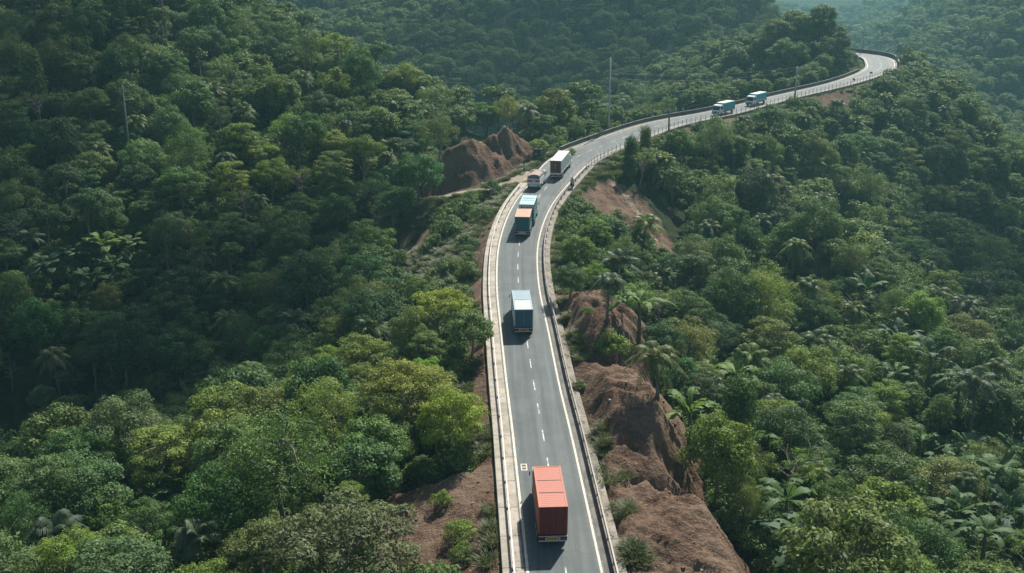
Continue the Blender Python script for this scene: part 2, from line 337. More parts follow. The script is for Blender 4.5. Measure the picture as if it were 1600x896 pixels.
def ground(xy, full=False):
    xy = np.asarray(xy, float).reshape(-1, 2); x, y = xy[:, 0], xy[:, 1]
    z0 = tps(xy); S, L, Z, W = road_coords(xy); aS = np.abs(S)
    dist = np.hypot(x, y); z0 = z0+fbm(x*.02, y*.02, 4)*np.clip((aS-12)/40, 0, 1)*np.minimum(4+dist*.011, 8.5)+fbm(x*.15, y*.15, 3)*.5
    edge = np.where(S > 0, W+RSH, W+LSH)+np.where(L > 330, 0., 0.)
    side = np.maximum(aS-edge, 0)
    near = Z-.3-np.minimum(side, 30)*.42
    k = sstep(0, 13, side); z = near*(1-k)+z0*k
    dr_ = np.full(len(xy), 1e9)
    for a, b in zip(SPUR[:-1], SPUR[1:]):
        ab = b-a; t = np.clip(((xy-a)@ab)/(ab@ab), 0, 1); dr_ = np.minimum(dr_, np.linalg.norm(xy-a-t[:, None]*ab, axis=1))
    z = z+6*np.exp(-(dr_/9)**2)*sstep(6, 16, side)
    ga, gb = np.array([178., 545.]), np.array([500., 1620.]); ab = gb-ga; t = np.clip(((xy-ga)@ab)/(ab@ab), 0, 1); dg = np.linalg.norm(xy-ga-t[:, None]*ab, axis=1)
    tgt = -24-10*t; z = z+np.minimum(tgt-z, 0)*np.exp(-(dg/(42+95*t))**2)*sstep(470, 560, y)
    z = z+12*np.exp(-((x-104)/17)**2-((y-362)/17)**2)*sstep(2, 11, side)
    soil = np.zeros(len(xy)); grass = np.zeros(len(xy))
    # mounds of cut earth on the left
    for c, hgt, rx, ry in MND:
        dx = (x-c[0]); dy = (y-c[1]); ang = math.radians(-38); u = dx*math.cos(ang)-dy*math.sin(ang); v = dx*math.sin(ang)+dy*math.cos(ang)
        rr = np.sqrt((u/rx)**2+((v-2)/ry)**2)+.20*fbm(x*.15, y*.15, 3)
        prof = np.clip(1.12*(1-rr), 0, .97)
        m = (rr < 1.3)
        rill = ridge(u*.30+.3*fbm(x*.2, y*.2), v*.07, 3)*1.35*np.clip(prof*3, 0, 1)*np.clip((1.02-prof)*3, 0, 1)+.55*fbm(x*.5, y*.5, 4)
        zz = z+prof*hgt+np.where(m, rill, 0)
        z = np.where((rr < 1.05), zz, z)
        soil = np.maximum(soil, (1-sstep(.92, 1.02, rr))*(1-sstep(2.5, 6.5, v+1.5*fbm(x*.2, y*.2, 2))))
    # dirt track
    d = np.full(len(xy), 1e9)
    tz = tps(TRK)
    tzz = np.zeros(len(xy))
    for i in range(len(TRK)-1):
        a, b = TRK[i], TRK[i+1]; ab = b-a; t = np.clip(((xy-a)@ab)/(ab@ab), 0, 1); di = np.linalg.norm(xy-a-t[:, None]*ab, axis=1)
        zi = [2.6+1.6, 3.4, 2.6, 1.8, .6, -3., -8.][i]*(1-t)+[2.6+1.6, 3.4, 2.6, 1.8, .6, -3., -8.][i+1]*t
        tzz = np.where(di < d, zi, tzz); d = np.minimum(d, di)
    kt = 1-sstep(1.6, 6, d); ok = (aS > W+.5)
    z = np.where(ok, z*(1-kt)+tzz*kt, z)
    track = (1-sstep(1.5, 2.1, d+.4*fbm(x*.4, y*.4, 2)))*sstep(-15.5, -12.5, x)
    dr = np.full(len(xy), 1e9)
    for a, b in zip(RUN[:-1], RUN[1:]):
        ab = b-a; t = np.clip(((xy-a)@ab)/(ab@ab), 0, 1); dr = np.minimum(dr, np.linalg.norm(xy-a-t[:, None]*ab, axis=1))
    track = np.maximum(track, (.5)*(1-sstep(.5, 1.7, dr+.5*fbm(x*.5, y*.5, 2))))
    soil = soil*(1-sstep(2.4, 1.8, d))
    grass = np.maximum(grass, (1-sstep(3.2, 6, d))*sstep(1.8, 2.2, d)*(1-soil))
    # slips on the right
    for i, P in enumerate(SLIP):
        pd = pdist(P, xy)+1.2*fbm(x*.25, y*.25, 3); m = 1-sstep(-.8, .8, pd); soil = np.maximum(soil, m)
        z = z+m*(ridge((x-y)*.18+.3*fbm(x*.2, y*.2), (x+y)*.05, 3)*.6+.25*fbm(x*.7, y*.7, 3))-.8*m
    pd = pdist(PATCHL, xy)+.8*fbm(x*.3, y*.3, 2); m = 1-sstep(-.6, .6, pd); soil = np.maximum(soil, m); z = z+m*.3*fbm(x*.5, y*.5, 3)
    # earth banks by the road
    m, h, drop = bank_right(S, L, Z, W); m = np.where(S > 0, m, 0); z = z*(1-m)+h*m; soil = np.maximum(soil, m)
    m2, h2 = bank_left(S, L, Z, W); m2 = np.where(S < 0, m2, 0); z = z*(1-m2)+h2*m2; soil = np.maximum(soil, m2)
    # grassy verge between earth and trees
    vg = (1-sstep(2.5, 7, side+1.5*fbm(x*.2, y*.2, 2)))*(1-soil)*sstep(0, .4, side)
    grass = np.maximum(grass, vg*(1-track))
    vg2 = (S < 0)*tri(l_of_y(500), l_of_y(455), l_of_y(330), l_of_y(318), L)*(1-sstep(13, 21, side+3*fbm(x*.15, y*.15, 2)))*(1-soil)*.85
    grass = np.maximum(grass, vg2*sstep(0, .4, side)*(1-track))
    tuft = sstep(.05, .35, fbm(x*.35+3, y*.35, 3))*soil*(1-sstep(.4, 2.2, side))*.9
    grass = np.maximum(grass, tuft)
    z = np.where(aS < edge+.05, Z-.6, z)
    z = np.where((aS >= edge+.05) & (side < .5), np.minimum(z, Z-.02), z)
    if full: return z, soil, grass, track*(aS > W+.3), S, L, side
    return z
def march(px, py, up=0., d0=45., d1=900.):
    r_ = ray(px, py); ds = np.concatenate([np.arange(d0, 400, 1.), np.arange(400, d1, 4.)]); P = CAM+ds[:, None]*r_
    g = ground(P[:, :2])+up; k = np.where(P[:, 2] <= g)[0]
    if len(k) == 0: return P[-1]
    p = P[k[0]].copy(); p[2] = g[k[0]]-up; return p
def axis(segs):
    out = []
    for a, b, st in segs: out.append(np.arange(a, b, st))
    return np.concatenate(out+[[segs[-1][1]]])
gx = axis([(-900, -300, 25), (-300, -120, 6), (-120, -32, 1.6), (-32, -20, .6), (-20, 34, .3), (34, 60, .7), (60, 160, 1.6), (160, 320, 6), (320, 1300, 25)])
gy = axis([(-20, 50, 5), (50, 138, .3), (138, 235, .5), (235, 330, 1.2), (330, 480, 2.2), (480, 800, 8), (800, 2400, 40)])
GX, GY = np.meshgrid(gx, gy, indexing='ij'); XY = np.stack([GX.ravel(), GY.ravel()], 1)
GZ, soil_, grass_, track_, S_, L_, side_ = ground(XY, True)
far = np.hypot(XY[:, 0]-300, XY[:, 1])-250*np.exp(-((XY[:, 0]/np.maximum(XY[:, 1], 1)-.31)/.06)**2)
GZ = GZ+sstep(900, 1500, far)*(-GZ+(XY[:, 1]-1500)*.10+45*fbm(XY[:, 0]*.003, XY[:, 1]*.003, 4))
ni, nj = len(gx), len(gy); I, J = np.meshgrid(np.arange(ni-1), np.arange(nj-1), indexing='ij'); b_ = (I*nj+J).ravel()
def gz(xy):
    """height of the finished ground mesh (bilinear)"""
    xy = np.asarray(xy, float).reshape(-1, 2); G = GZ.reshape(ni, nj)
    i = np.clip(np.searchsorted(gx, xy[:, 0])-1, 0, ni-2); j = np.clip(np.searchsorted(gy, xy[:, 1])-1, 0, nj-2)
    u = (xy[:, 0]-gx[i])/(gx[i+1]-gx[i]); v = (xy[:, 1]-gy[j])/(gy[j+1]-gy[j])
    return G[i, j]*(1-u)*(1-v)+G[i+1, j]*u*(1-v)+G[i, j+1]*(1-u)*v+G[i+1, j+1]*u*v
def gattr(A, xy):
    xy = np.asarray(xy, float).reshape(-1, 2); A = A.reshape(ni, nj)
    i = np.clip(np.searchsorted(gx, xy[:, 0])-1, 0, ni-2); j = np.clip(np.searchsorted(gy, xy[:, 1])-1, 0, nj-2); return A[i, j]
k = NM('earth_and_forest_floor'); P_ = k.pos()
A = lambda n_: k.n('ShaderNodeAttribute', attribute_name=n_).outputs['Fac']
nz = k.noise(.35, 8, P_).outputs[0]; nf = k.noise(2.4, 8, P_).outputs[0]; nl = k.noise(.08, 4, P_).outputs[0]
stretch = k.n('ShaderNodeMapping', {'Vector': P_, 'Rotation': (0, 0, .3), 'Scale': (.35, 2.2, .5)}).outputs[0]
nst = k.noise(1.3, 6, stretch).outputs[0]
soilc = k.mix(k.ramp(nz, .35, .65), (.064, .038, .026), (.130, .082, .056))
soilc = k.mix(k.ramp(nf, .45, .7), soilc, (.175, .118, .083)); soilc = k.mix(k.math('MULTIPLY', k.ramp(nst, .5, .72), .3), soilc, (.040, .025, .018))
soilc = k.mix(k.math('MULTIPLY', k.ramp(k.noise(9, 3, P_).outputs[0], .62, .75), .5), soilc, (.21, .165, .125))
soilc = k.mix(k.math('MULTIPLY', k.ramp(k.noise(.16, 6, P_).outputs[0], .44, .62), .6), soilc, (.205, .145, .102)); soilc = k.mix(k.math('MULTIPLY', k.ramp(k.noise(.5, 7, P_, .65).outputs[0], .55, .66), .55), soilc, (.048, .028, .020))
floorc = k.mix(k.ramp(nz, .4, .65), (.016, .026, .011), (.035, .050, .016))
grassc = k.mix(k.ramp(nf, .35, .7), (.050, .075, .020), (.105, .125, .038)); grassc = k.mix(k.ramp(nl, .5, .7), grassc, (.13, .115, .05))
trackc = k.mix(k.ramp(nf, .3, .7), (.27, .22, .165), (.40, .345, .27))
c = k.mix(A('grass'), floorc, grassc); c = k.mix(k.ramp(k.math('ADD', A('soil'), k.math('MULTIPLY', k.math('SUBTRACT', nf, .5), .5)), .4, .6), c, soilc)
c = k.mix(A('grasstop'), c, grassc); c = k.mix(k.ramp(k.math('ADD', A('track'), k.math('MULTIPLY', k.math('SUBTRACT', nf, .5), .4)), .4, .6), c, trackc)
hh = k.math('ADD', k.math('MULTIPLY', nf, .5), k.math('MULTIPLY', nst, .25)); hh = k.math('ADD', hh, k.math('MULTIPLY', k.noise(7, 5, P_).outputs[0], .25))
k.bsdf(c, .95, bump=k.bump(hh, .55, 1.), spec=.1); M_GROUND = k.m
grasstop = grass_*(soil_ > .3)
g_me = mesh_np('hillside_ground', np.c_[XY, GZ], np.stack([b_, b_+nj, b_+nj+1, b_+1], 1), [M_GROUND], True, attrs={'soil': soil_, 'grass': grass_, 'grasstop': grasstop*.8, 'track': track_})
tag(link('ground', g_me), 'steep valley ground of brown earth under the forest', kind='structure')
# ------------------------------------------------------------------ road, strips and markings
def strip(name, l0, l1, prof, mat, step=1., closed=False, wside=True, kind='structure', label=None, parent=None, smooth=False):
    """prof: list of (side, offset beyond the edge line or from the centre, z); side -1/0/+1"""
    ls = np.arange(l0, l1+1e-6, step); p, n, w_ = road_at(ls); V = []
    for sd, off, dz in prof:
        s = np.where(sd == 0, off, sd*(w_/2+off)) if sd else np.full(len(ls), off)
        V.append(np.stack([p[:, 0]+n[:, 0]*s, p[:, 1]+n[:, 1]*s, p[:, 2]+dz], 1))
    V = np.stack(V, 1); m = len(prof); V = V.reshape(-1, 3); nl_ = len(ls); Q = []
    for i in range(nl_-1):
        for j in range(m if closed else m-1):
            j2 = (j+1) % m; Q.append((i*m+j, i*m+j2, (i+1)*m+j2, (i+1)*m+j))
    if closed: Q += [] ; caps = [[m-1-j for j in range(m)], [(nl_-1)*m+j for j in range(m)]]
    else: caps = []
    fl = [np.array(Q)]
    if caps: fl.append(np.array(caps))
    me = mesh_np(name, V, fl, [mat], smooth, attrs={'lat': np.concatenate(np.stack([(np.zeros(nl_)+off if sd == 0 else sd*(w_/2+off)) for sd, off, dz in prof], 1))}); o = link(name, me, parent)
    if kind: tag(o, label, kind=kind)
    return o
k = NM('asphalt'); P_ = k.pos(); n1 = k.noise(.25, 5, P_).outputs[0]; n2 = k.noise(14, 4, P_).outputs[0]
mp = k.n('ShaderNodeMapping', {'Vector': P_, 'Scale': (1.1, .025, .1)}).outputs[0]; n3 = k.noise(1.0, 4, mp).outputs[0]
c = k.mix(k.ramp(n1, .3, .7), (.064, .080, .081), (.095, .112, .110)); c = k.mix(k.math('MULTIPLY', k.ramp(n3, .5, .68), .6), c, (.130, .148, .143))
c = k.mix(k.math('MULTIPLY', k.ramp(k.noise(.9, 5, mp).outputs[0], .54, .66), .4), c, (.048, .052, .053))
c = k.mix(k.ramp(n2, .45, .7), c, k.mix(1., c, (1.25, 1.25, 1.25), 'MULTIPLY')); 
la = k.math('ABSOLUTE', k.math('SUBTRACT', k.n('ShaderNodeAttribute', attribute_name='lat').outputs['Fac'], .1)); tr = k.math('ABSOLUTE', k.math('SUBTRACT', k.math('ABSOLUTE', k.math('SUBTRACT', la, 1.5)), .78))
tr = k.math('MULTIPLY', k.ramp(tr, .42, .05), k.math('ADD', k.math('MULTIPLY', n3, .5), .22)); c = k.mix(tr, c, k.mix(1., c, (.62, .62, .63), 'MULTIPLY'))
oil = k.math('MULTIPLY', k.ramp(k.math('ABSOLUTE', k.math('SUBTRACT', la, 1.5)), .45, .0), k.ramp(k.noise(.7, 6, mp).outputs[0], .45, .7)); c = k.mix(k.math('MULTIPLY', oil, .45), c, (.05, .053, .054))
dust = k.math('MULTIPLY', k.ramp(la, 2.35, 3.2), k.ramp(k.noise(1.4, 6, P_).outputs[0], .38, .66)); c = k.mix(k.math('MULTIPLY', dust, .6), c, (.20, .18, .15))
ptc = k.n('ShaderNodeTexVoronoi', {'Vector': k.n('ShaderNodeMapping', {'Vector': P_, 'Scale': (.33, .07, .1)}).outputs[0], 'Scale': 1.}).outputs['Color']; c = k.mix(k.math('MULTIPLY', k.ramp(k.n('ShaderNodeSeparateColor', {0: ptc}).outputs[0], .72, .76), .28), c, (.055, .062, .064))
crk = k.n('ShaderNodeTexVoronoi', {'Vector': P_, 'Scale': .32}, feature='DISTANCE_TO_EDGE').outputs[0]; c = k.mix(k.math('MULTIPLY', k.ramp(crk, .012, .004), k.math('MULTIPLY', k.ramp(n1, .52, .62), .55)), c, (.03, .032, .033))
M_ASPH = k.bsdf(c, .7, bump=k.bump(n2, .01, .4), spec=.28)
def concrete(name, a, b, st=.5):
    k = NM(name); P_ = k.pos(); n1 = k.noise(.6, 7, P_).outputs[0]; n2 = k.noise(5, 6, P_).outputs[0]
    c = k.mix(k.ramp(n1, .35, .65), a, b); c = k.mix(k.math('MULTIPLY', k.ramp(n2, .50, .70), st), c, (.15, .125, .095)); c = k.mix(k.math('MULTIPLY', k.ramp(k.noise(.16, 5, P_).outputs[0], .45, .7), .35), c, tuple(x*.62 for x in a)); c = k.mix(k.math('MULTIPLY', k.ramp(k.noise(1.7, 8, P_, .7).outputs[0], .56, .66), .5), c, (.10, .095, .075))
    return k.bsdf(c, .85, bump=k.bump(n2, .02, .5), spec=.25)
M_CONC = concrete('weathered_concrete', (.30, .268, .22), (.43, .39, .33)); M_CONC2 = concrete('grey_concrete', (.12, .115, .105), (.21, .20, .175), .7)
M_LEDGE = concrete('dusty_concrete', (.20, .178, .145), (.31, .28, .23), .8); M_PARA = concrete('dark_concrete', (.075, .08, .078), (.12, .125, .118), .3)
k = NM('road_paint'); n2 = k.noise(5, 6, k.pos()).outputs[0]; c = k.mix(k.ramp(n2, .44, .72), (.58, .53, .42), (.22, .21, .185)); M_LINE = k.bsdf(c, .6)
k = NM('worn_road_paint'); n2 = k.noise(3, 6, k.pos()).outputs[0]; c = k.mix(k.ramp(n2, .38, .66), (.56, .55, .50), (.12, .125, .12)); M_LINE2 = k.bsdf(c, .6)
L0 = 30.; L1 = RL[-1]-1
strip('road', L0, L1, [(-1, .35, 0), (-1, -.2, .0), (0, -1.5, .01), (0, .0, .02), (0, 1.5, .01), (1, -.2, 0), (1, .55, -.02)], M_ASPH, label='two-lane asphalt mountain road climbing in long bends')
strip('road_edge_line', L0, L1, [(-1, .12, .007), (-1, -.10, .007)], M_LINE, label='continuous pale line along the left edge of the road')
strip('road_edge_line', L0, L1, [(1, -.10, .005), (1, .10, .004)], M_LINE, label='continuous pale line along the right edge of the road')
mb = MB(); l = L0+1.2
while l < L1-4:
    ln = 2.5 if l < 250 else 3.2
    q = [];
    for a in (0, .5, 1): 
        for s in (-.065, .065): q.append(road_pt(l+a*ln, s+.1, .024))
    mb.add(q, [(0, 1, 3, 2), (2, 3, 5, 4)]); l += 5.8 if l < 250 else 6.4
tag(mb.build('road_centre_line', M_LINE2), 'broken pale line down the middle of the road', kind='structure')
# painted box on the left lane
lb, sb = on_road(818.5, 729); mb = MB()
def flat(l0_, l1_, s0, s1):
    mb.add([road_pt(l0_, s0, .016), road_pt(l0_, s1, .016), road_pt(l1_, s1, .016), road_pt(l1_, s0, .016)], [(0, 1, 2, 3)])
hl, hs = .62, .30
flat(lb-hl, lb-hl+.16, sb-hs, sb+hs); flat(lb+hl-.16, lb+hl, sb-hs, sb+hs); flat(lb-hl+.16, lb+hl-.16, sb-hs, sb-hs+.1); flat(lb-hl+.16, lb+hl-.16, sb+hs-.1, sb+hs); flat(lb-.07, lb+.07, sb-hs+.1, sb+hs-.1)
tag(mb.build('road_marking', M_LINE), 'small white painted box divided in two beside the left edge line', kind='structure')
# ------------------------------------------------------------------ roadside strips, rails, walls, fence, poles
def lo(px, py): return on_road(px, py)[0]
M_STEEL = paint('galvanised_steel', (.40, .39, .36), .45, .3, .35, (.16, .12, .09)); M_DARKSTEEL = paint('dark_steel', (.055, .052, .048), .6, .2)
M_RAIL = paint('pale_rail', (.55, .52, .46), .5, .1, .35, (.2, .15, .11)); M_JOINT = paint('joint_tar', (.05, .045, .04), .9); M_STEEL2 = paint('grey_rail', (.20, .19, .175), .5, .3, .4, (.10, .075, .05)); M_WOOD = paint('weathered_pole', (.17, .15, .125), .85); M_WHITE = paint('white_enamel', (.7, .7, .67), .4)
M_WIRE = paint('cable', (.16, .17, .17), .6); M_GREYPOLE = paint('grey_pole', (.42, .43, .42), .6)
LJ = L_JUNC+2
strip('pavement', L0, LJ, [(-1, .30, -.3), (-1, .30, .09), (-1, .33, .115), (-1, 1.98, .125), (-1, 2.02, .10), (-1, 2.05, -1.2)], M_CONC, label='pale concrete strip with joints along the left road edge')
mb = MB(); l = L0+2.
while l < LJ-1:
    p = [road_pt(l-.035, -(np.interp(l, RL, RD[:, 3])/2+a), z) for a, z in ((.335, .119), (1.99, .130))]+[road_pt(l+.035, -(np.interp(l, RL, RD[:, 3])/2+a), z) for a, z in ((.335, .119), (1.99, .130))]
    mb.add(p, [(0, 1, 3, 2)]); l += 4.4
tag(mb.build('pavement_joint', M_JOINT), 'dark joints across the pale concrete strip', kind='structure')
LR = l_of_y(262)
strip('gutter', L0, LR+2, [(1, .28, .012), (1, .95, -.0), (1, .955, .16)], M_CONC2, label='grey concrete gutter beside the right edge line')  # darker concrete stands in for the shadow lying in the gutter
strip('kerb', L0, LR+2, [(1, .94, -.5), (1, .94, .20), (1, .98, .22), (1, 1.92, .24), (1, 1.97, .2), (1, 2.0, -1.2)], M_LEDGE, label='dusty concrete ledge outside the right guardrail')
mb = MB(); l = L0+1.
while l < LR:
    hw = np.interp(l, RL, RD[:, 3])/2
    p = [road_pt(l+e, hw+a, z) for e in (-.03, .03) for a, z in ((.985, .2255), (1.915, .2445))]; mb.add(p, [(0, 1, 3, 2)]); l += 4.4
tag(mb.build('ledge_joint', M_JOINT), 'dark joints across the right concrete ledge', kind='structure')
def orient(l):
    t = np.array([np.interp(l, RL, RT[:, 0]), np.interp(l, RL, RT[:, 1])]); return math.atan2(-t[0], t[1])
def rail_run(name, label, side, off, l0, l1, z0, prof, post, step, mat, pmat, group=None, cat='guardrail'):
    root = empty(name, road_pt(l0, side*(np.interp(l0, RL, RD[:, 3])/2+off)))
    tag(root, label, cat, group); bpy.context.view_layer.update()
    def reloc(o):
        o.data.transform(Matrix.Translation(-root.location)); return o
    reloc(strip('rail', l0, l1, [(side, off+a, z0+z) for a, z in prof], mat, 1., True, kind=None, parent=root))
    if post is None: return root
    me = None; l = l0+.8; i = 0
    while l < l1-.3:
        if me is None:
            pb = MB(); post(pb); me = mesh_np('post', np.concatenate(pb.v), [pb.q, pb.t], [pmat])
        o = link('post', me, root); p = road_pt(l, side*(np.interp(l, RL, RD[:, 3])/2+off), z0); o.location = Vector(p)-root.location; o.rotation_euler = (0, 0, orient(l)); l += step
    return root
wb = lambda t, a, b: [(0, a), (t, a+.05), (t*.35, (a+b)/2), (t, b-.05), (0, b), (-.03, b), (-.03, a)]
def post_l(m): m.box((.0, 0, .28), (.11, .13, .62), .01); m.box((0, 0, .015), (.34, .34, .03)); m.box((.0, 0, .62), (.2, .16, .1), .01)
def post_r(m): m.box((.06, 0, .26), (.10, .12, .6), .01); m.tube([(.1, 0, .30), (.5, 0, .05)], .03, 5); m.box((.06, 0, .02), (.26, .26, .04))
rail_run('guardrail', 'pale steel guardrail standing on the concrete strip left of the road', -1, 1.12, L0+1, LJ-3, .12, [(-.07, .50), (.07, .50), (.07, .68), (-.07, .68)], post_l, 4.4, M_RAIL, M_DARKSTEEL)
rail_run('guardrail', 'steel guardrail on the concrete ledge right of the road', 1, 1.10, L0+1, LR, .23, [(-.10, .28), (-.02, .28), (-.02, .62), (.03, .66), (-.10, .66), (-.06, .47)], post_r, 3.4, M_STEEL2, M_DARKSTEEL)  # rail steel darkened to stand for its face turned from the sun
# far fence on the right, wall on the left
LF0 = LR-2; LF1 = lo(1396, 107)
fr = empty('wire_fence', road_pt(LF0, 6)); tag(fr, 'low wire fence on thin posts along the outer edge of the upper road', 'fence')
pb = MB(); pb.box((0, 0, .65), (.09, .09, 1.5), .012); pb.box((0, 0, 1.42), (.12, .12, .05), .01); fp_me = mesh_np('post', np.concatenate(pb.v), [pb.q, pb.t], [M_DARKSTEEL])
step = max(2.3, (LF1-LF0)/92); l = LF0
wires = {z: [] for z in (.35, .65, .95, 1.25)}
while l < LF1:
    hw = np.interp(l, RL, RD[:, 3])/2+1.15; q = road_pt(l, hw); o = link('post', fp_me, fr); o.location = Vector(q)-fr.location; o.rotation_euler = (rng.normal(0, .03), rng.normal(0, .03), orient(l))
    for z in wires: wires[z].append(road_pt(l, hw, z)-np.array(fr.location))
    l += step
for z in wires:
    m = MB(); m.tube(wires[z], .018, 4, False); m.build('wire', M_WIRE, fr)
m = MB(); strip('kerb', LR+2, LF1, [(1, .5, -.4), (1, .5, .03), (1, .55, .06), (1, 1.4, .05), (1, 1.5, -.8)], M_LEDGE, label='concrete edge under the far wire fence')
LW0 = l_of_y(240); LW1 = lo(1352, 112)
def wall_run(name, label, side, off, l0, l1, h, th, step=1.):
    root = empty(name, road_pt(l0, side*(np.interp(l0, RL, RD[:, 3])/2+off))); tag(root, label, 'wall')
    o = strip('wall_face', l0, l1, [(side, off, -.4), (side, off, h), (side, off+th, h), (side, off+th, -2.)], M_PARA, step, True, kind=None, parent=root); o.data.transform(Matrix.Translation(-root.location))
    o = strip('coping', l0, l1, [(side, off-.05, h+.003), (side, off-.05, h+.10), (side, off+th+.05, h+.10), (side, off+th+.05, h+.003)], M_CONC2, step, True, kind=None, parent=root); o.data.transform(Matrix.Translation(-root.location))
    return root
wall_run('parapet_wall', 'long dark roadside parapet with grey coping left of the climbing upper road', -1, .75, LW0, LW1, .95, .28)
wall_run('parapet_wall', 'curved dark parapet with pale coping round the outside of the far hairpin', 1, 1.0, lo(1397, 103), L1, 1.35, .4)
strip('kerb', LW0, L1-3, [(-1, .35, -.3), (-1, .35, .10), (-1, .40, .13), (-1, .74, .13), (-1, .74, -.3)], M_CONC, label='pale kerb at the foot of the left parapet')
strip('kerb', lo(1390, 112), L1, [(1, .5, -.3), (1, .5, .10), (1, .98, .12), (1, .98, -.3)], M_CONC, label='pale kerb round the outside of the far hairpin')
# ------------------------------------------------------------------ poles
def base_px(px, py, d): 
    p = at(px, py, d); p[2] = float(gz(p[:2])[0]); return p
def pole(name, label, cat, pos, h, r0, r1, mat, arms=(), extra=None, group=None, rz=0.):
    root = empty(name, pos, rz); tag(root, label, cat, group)
    m = MB(); m.tube([(0, 0, -.6), (0, 0, h*.5), (0, 0, h)], [r0, (r0+r1)/2, r1], 8); m.build('shaft', mat, root, True)
    for z, wd, dy in arms:
        m = MB(); m.box((0, dy, z), (wd, .12, .14), .01); a = m.build('crossarm', M_WOOD, root)
        for sx in (-.44, -.2, .2, .44):
            m = MB(); m.tube([(sx*wd, dy, z+.07), (sx*wd, dy, z+.16), (sx*wd, dy, z+.30)], [.05, .08, .04], 6); m.build('insulator', M_GREYPOLE, a)
    if extra: extra(root)
    return root
def lp(px, py, side, off):
    l = lo(px, py); hw = np.interp(l, RL, RD[:, 3])/2; return road_pt(l, side*(hw+off), -.3)
def tall_extra(r):
    m = MB(); m.tube([(-.3, 0, 6.2), (-.3, 0, 7.3)], [.26, .26], 10); m.box((-.1, 0, 6.7), (.4, .1, .1)); m.build('transformer', M_WHITE, r)
    m = MB(); m.box((-.35, 0, 8.2), (1.1, .1, .1)); m.build('bracket', M_GREYPOLE, r)
p_t = lp(949, 207, -1, 1.6); pole('utility_pole', 'tall thin grey pole with a white transformer behind the left parapet', 'utility pole', p_t, 18.2, .26, .16, M_GREYPOLE, extra=tall_extra)
def sign_extra(r):
    m = MB(); m.box((-.32, 0, 5.55), (1.0, .12, .5), .02); m.build('sign_box', M_GREYPOLE, r); m = MB(); m.box((.1, -.06, 5.0), (.4, .1, .8), .02); m.build('meter_box', M_WHITE, r)
p_s = lp(1053, 206, 1, 1.7); pole('utility_pole', 'short dark pole with a pale box on top beside the wire fence', 'utility pole', p_s, 5.9, .22, .18, M_WOOD, extra=sign_extra)
p_u = lp(1250, 156, 1, 1.8); pole('utility_pole', 'grey utility pole with crossarms by the fence past the oncoming trucks', 'utility pole', p_u, 9.6, .28, .20, M_GREYPOLE, arms=((8.9, 1.7, -.1), (8.1, 1.2, -.1)))
p_h = at(1347, 84, 392); p_h[2] = float(gz(p_h[:2])[0])-1
pole('utility_pole', 'slender pale pole standing behind the far hairpin wall', 'utility pole', p_h, 42-.04*390-p_h[2]-.0, .26, .16, M_GREYPOLE)
pl = march(208, 285, 0.); zt = CAM[2]+ray(208, 128)[2]*np.dot(pl-CAM, FW)
def lamp_extra(r):
    h = zt-pl[2]; m = MB(); m.tube([(0, 0, h-3.2), (1.7, -.2, h-3.05)], .06, 6); m.box((1.9, -.2, h-3.05), (.7, .25, .14), .03); m.build('lamp_arm', M_WHITE, r)
pole('utility_pole', 'weathered pole with two crossarms and a lamp arm on the dark left hillside', 'utility pole', pl, zt-pl[2], .24, .13, paint('mossy_pole', (.20, .21, .18), .85), arms=((zt-pl[2]-.9, 2.9, -.2), (zt-pl[2]-1.5, 2.9, -.2)), extra=lamp_extra)
for (px, py, hh, lab) in ((920, 221, 2.0, 'pale marker post behind the parapet left of the tall pole'), (977, 199, 1.6, 'pale marker post behind the parapet right of the tall pole'), (1079, 182, 1.2, 'stub marker post on the parapet near the first oncoming truck')):
    q = lp(px, py, -1, 1.25); r = empty('marker_post', q); tag(r, lab, 'marker post', 'marker posts behind the parapet')
    m = MB(); m.tube([(0, 0, -.3), (0, 0, hh+1.0)], [.10, .08], 8); m.build('shaft', M_GREYPOLE, r); m = MB(); m.tube([(0, 0, hh+.35), (0, 0, hh+.95)], [.12, .12], 8); m.build('band', M_WHITE, r)
for (px, py, tilt, lab) in ((1355, 124, 0, 'small dark road sign on a post at the fence before the hairpin'), (1322, 133, .5, 'leaning dark sign at the fence below the hairpin')):
    q = lp(px, py, 1, .95); r = empty('road_sign', q, .3); r.rotation_euler = (0, tilt, .3); tag(r, lab, 'road sign')
    m = MB(); m.tube([(0, 0, 0), (0, 0, 2.5)], .05, 6); m.build('post', M_DARKSTEEL, r); m = MB(); m.box((.15, -.06, 2.35), (1.1, .05, .5), .01); m.build('sign_plate', M_DARKSTEEL, r)
def cable(a, b, sag, label):
    a, b = np.array(a), np.array(b); t = np.linspace(0, 1, 24)[:, None]; P = a*(1-t)+b*t; P[:, 2] -= (4*sag*t*(1-t))[:, 0]
    m = MB(); m.tube(P, .022, 4, False); tag(m.build('power_cable', M_WIRE), label, 'cable')
cable(p_t+[0, 0, 14.6], p_u+[-.7, 0, 9.3], 1.2, 'upper thin cable strung between the tall pole and the crossarm pole')
cable(p_t+[0, 0, 13.4], p_u+[-.5, 0, 8.4], 1.5, 'lower thin cable strung between the tall pole and the crossarm pole')
cable(p_u+[.7, 0, 9.3], p_h+[0, 0, 15.0], 1.5, 'thin cable from the crossarm pole up to the pole behind the hairpin')
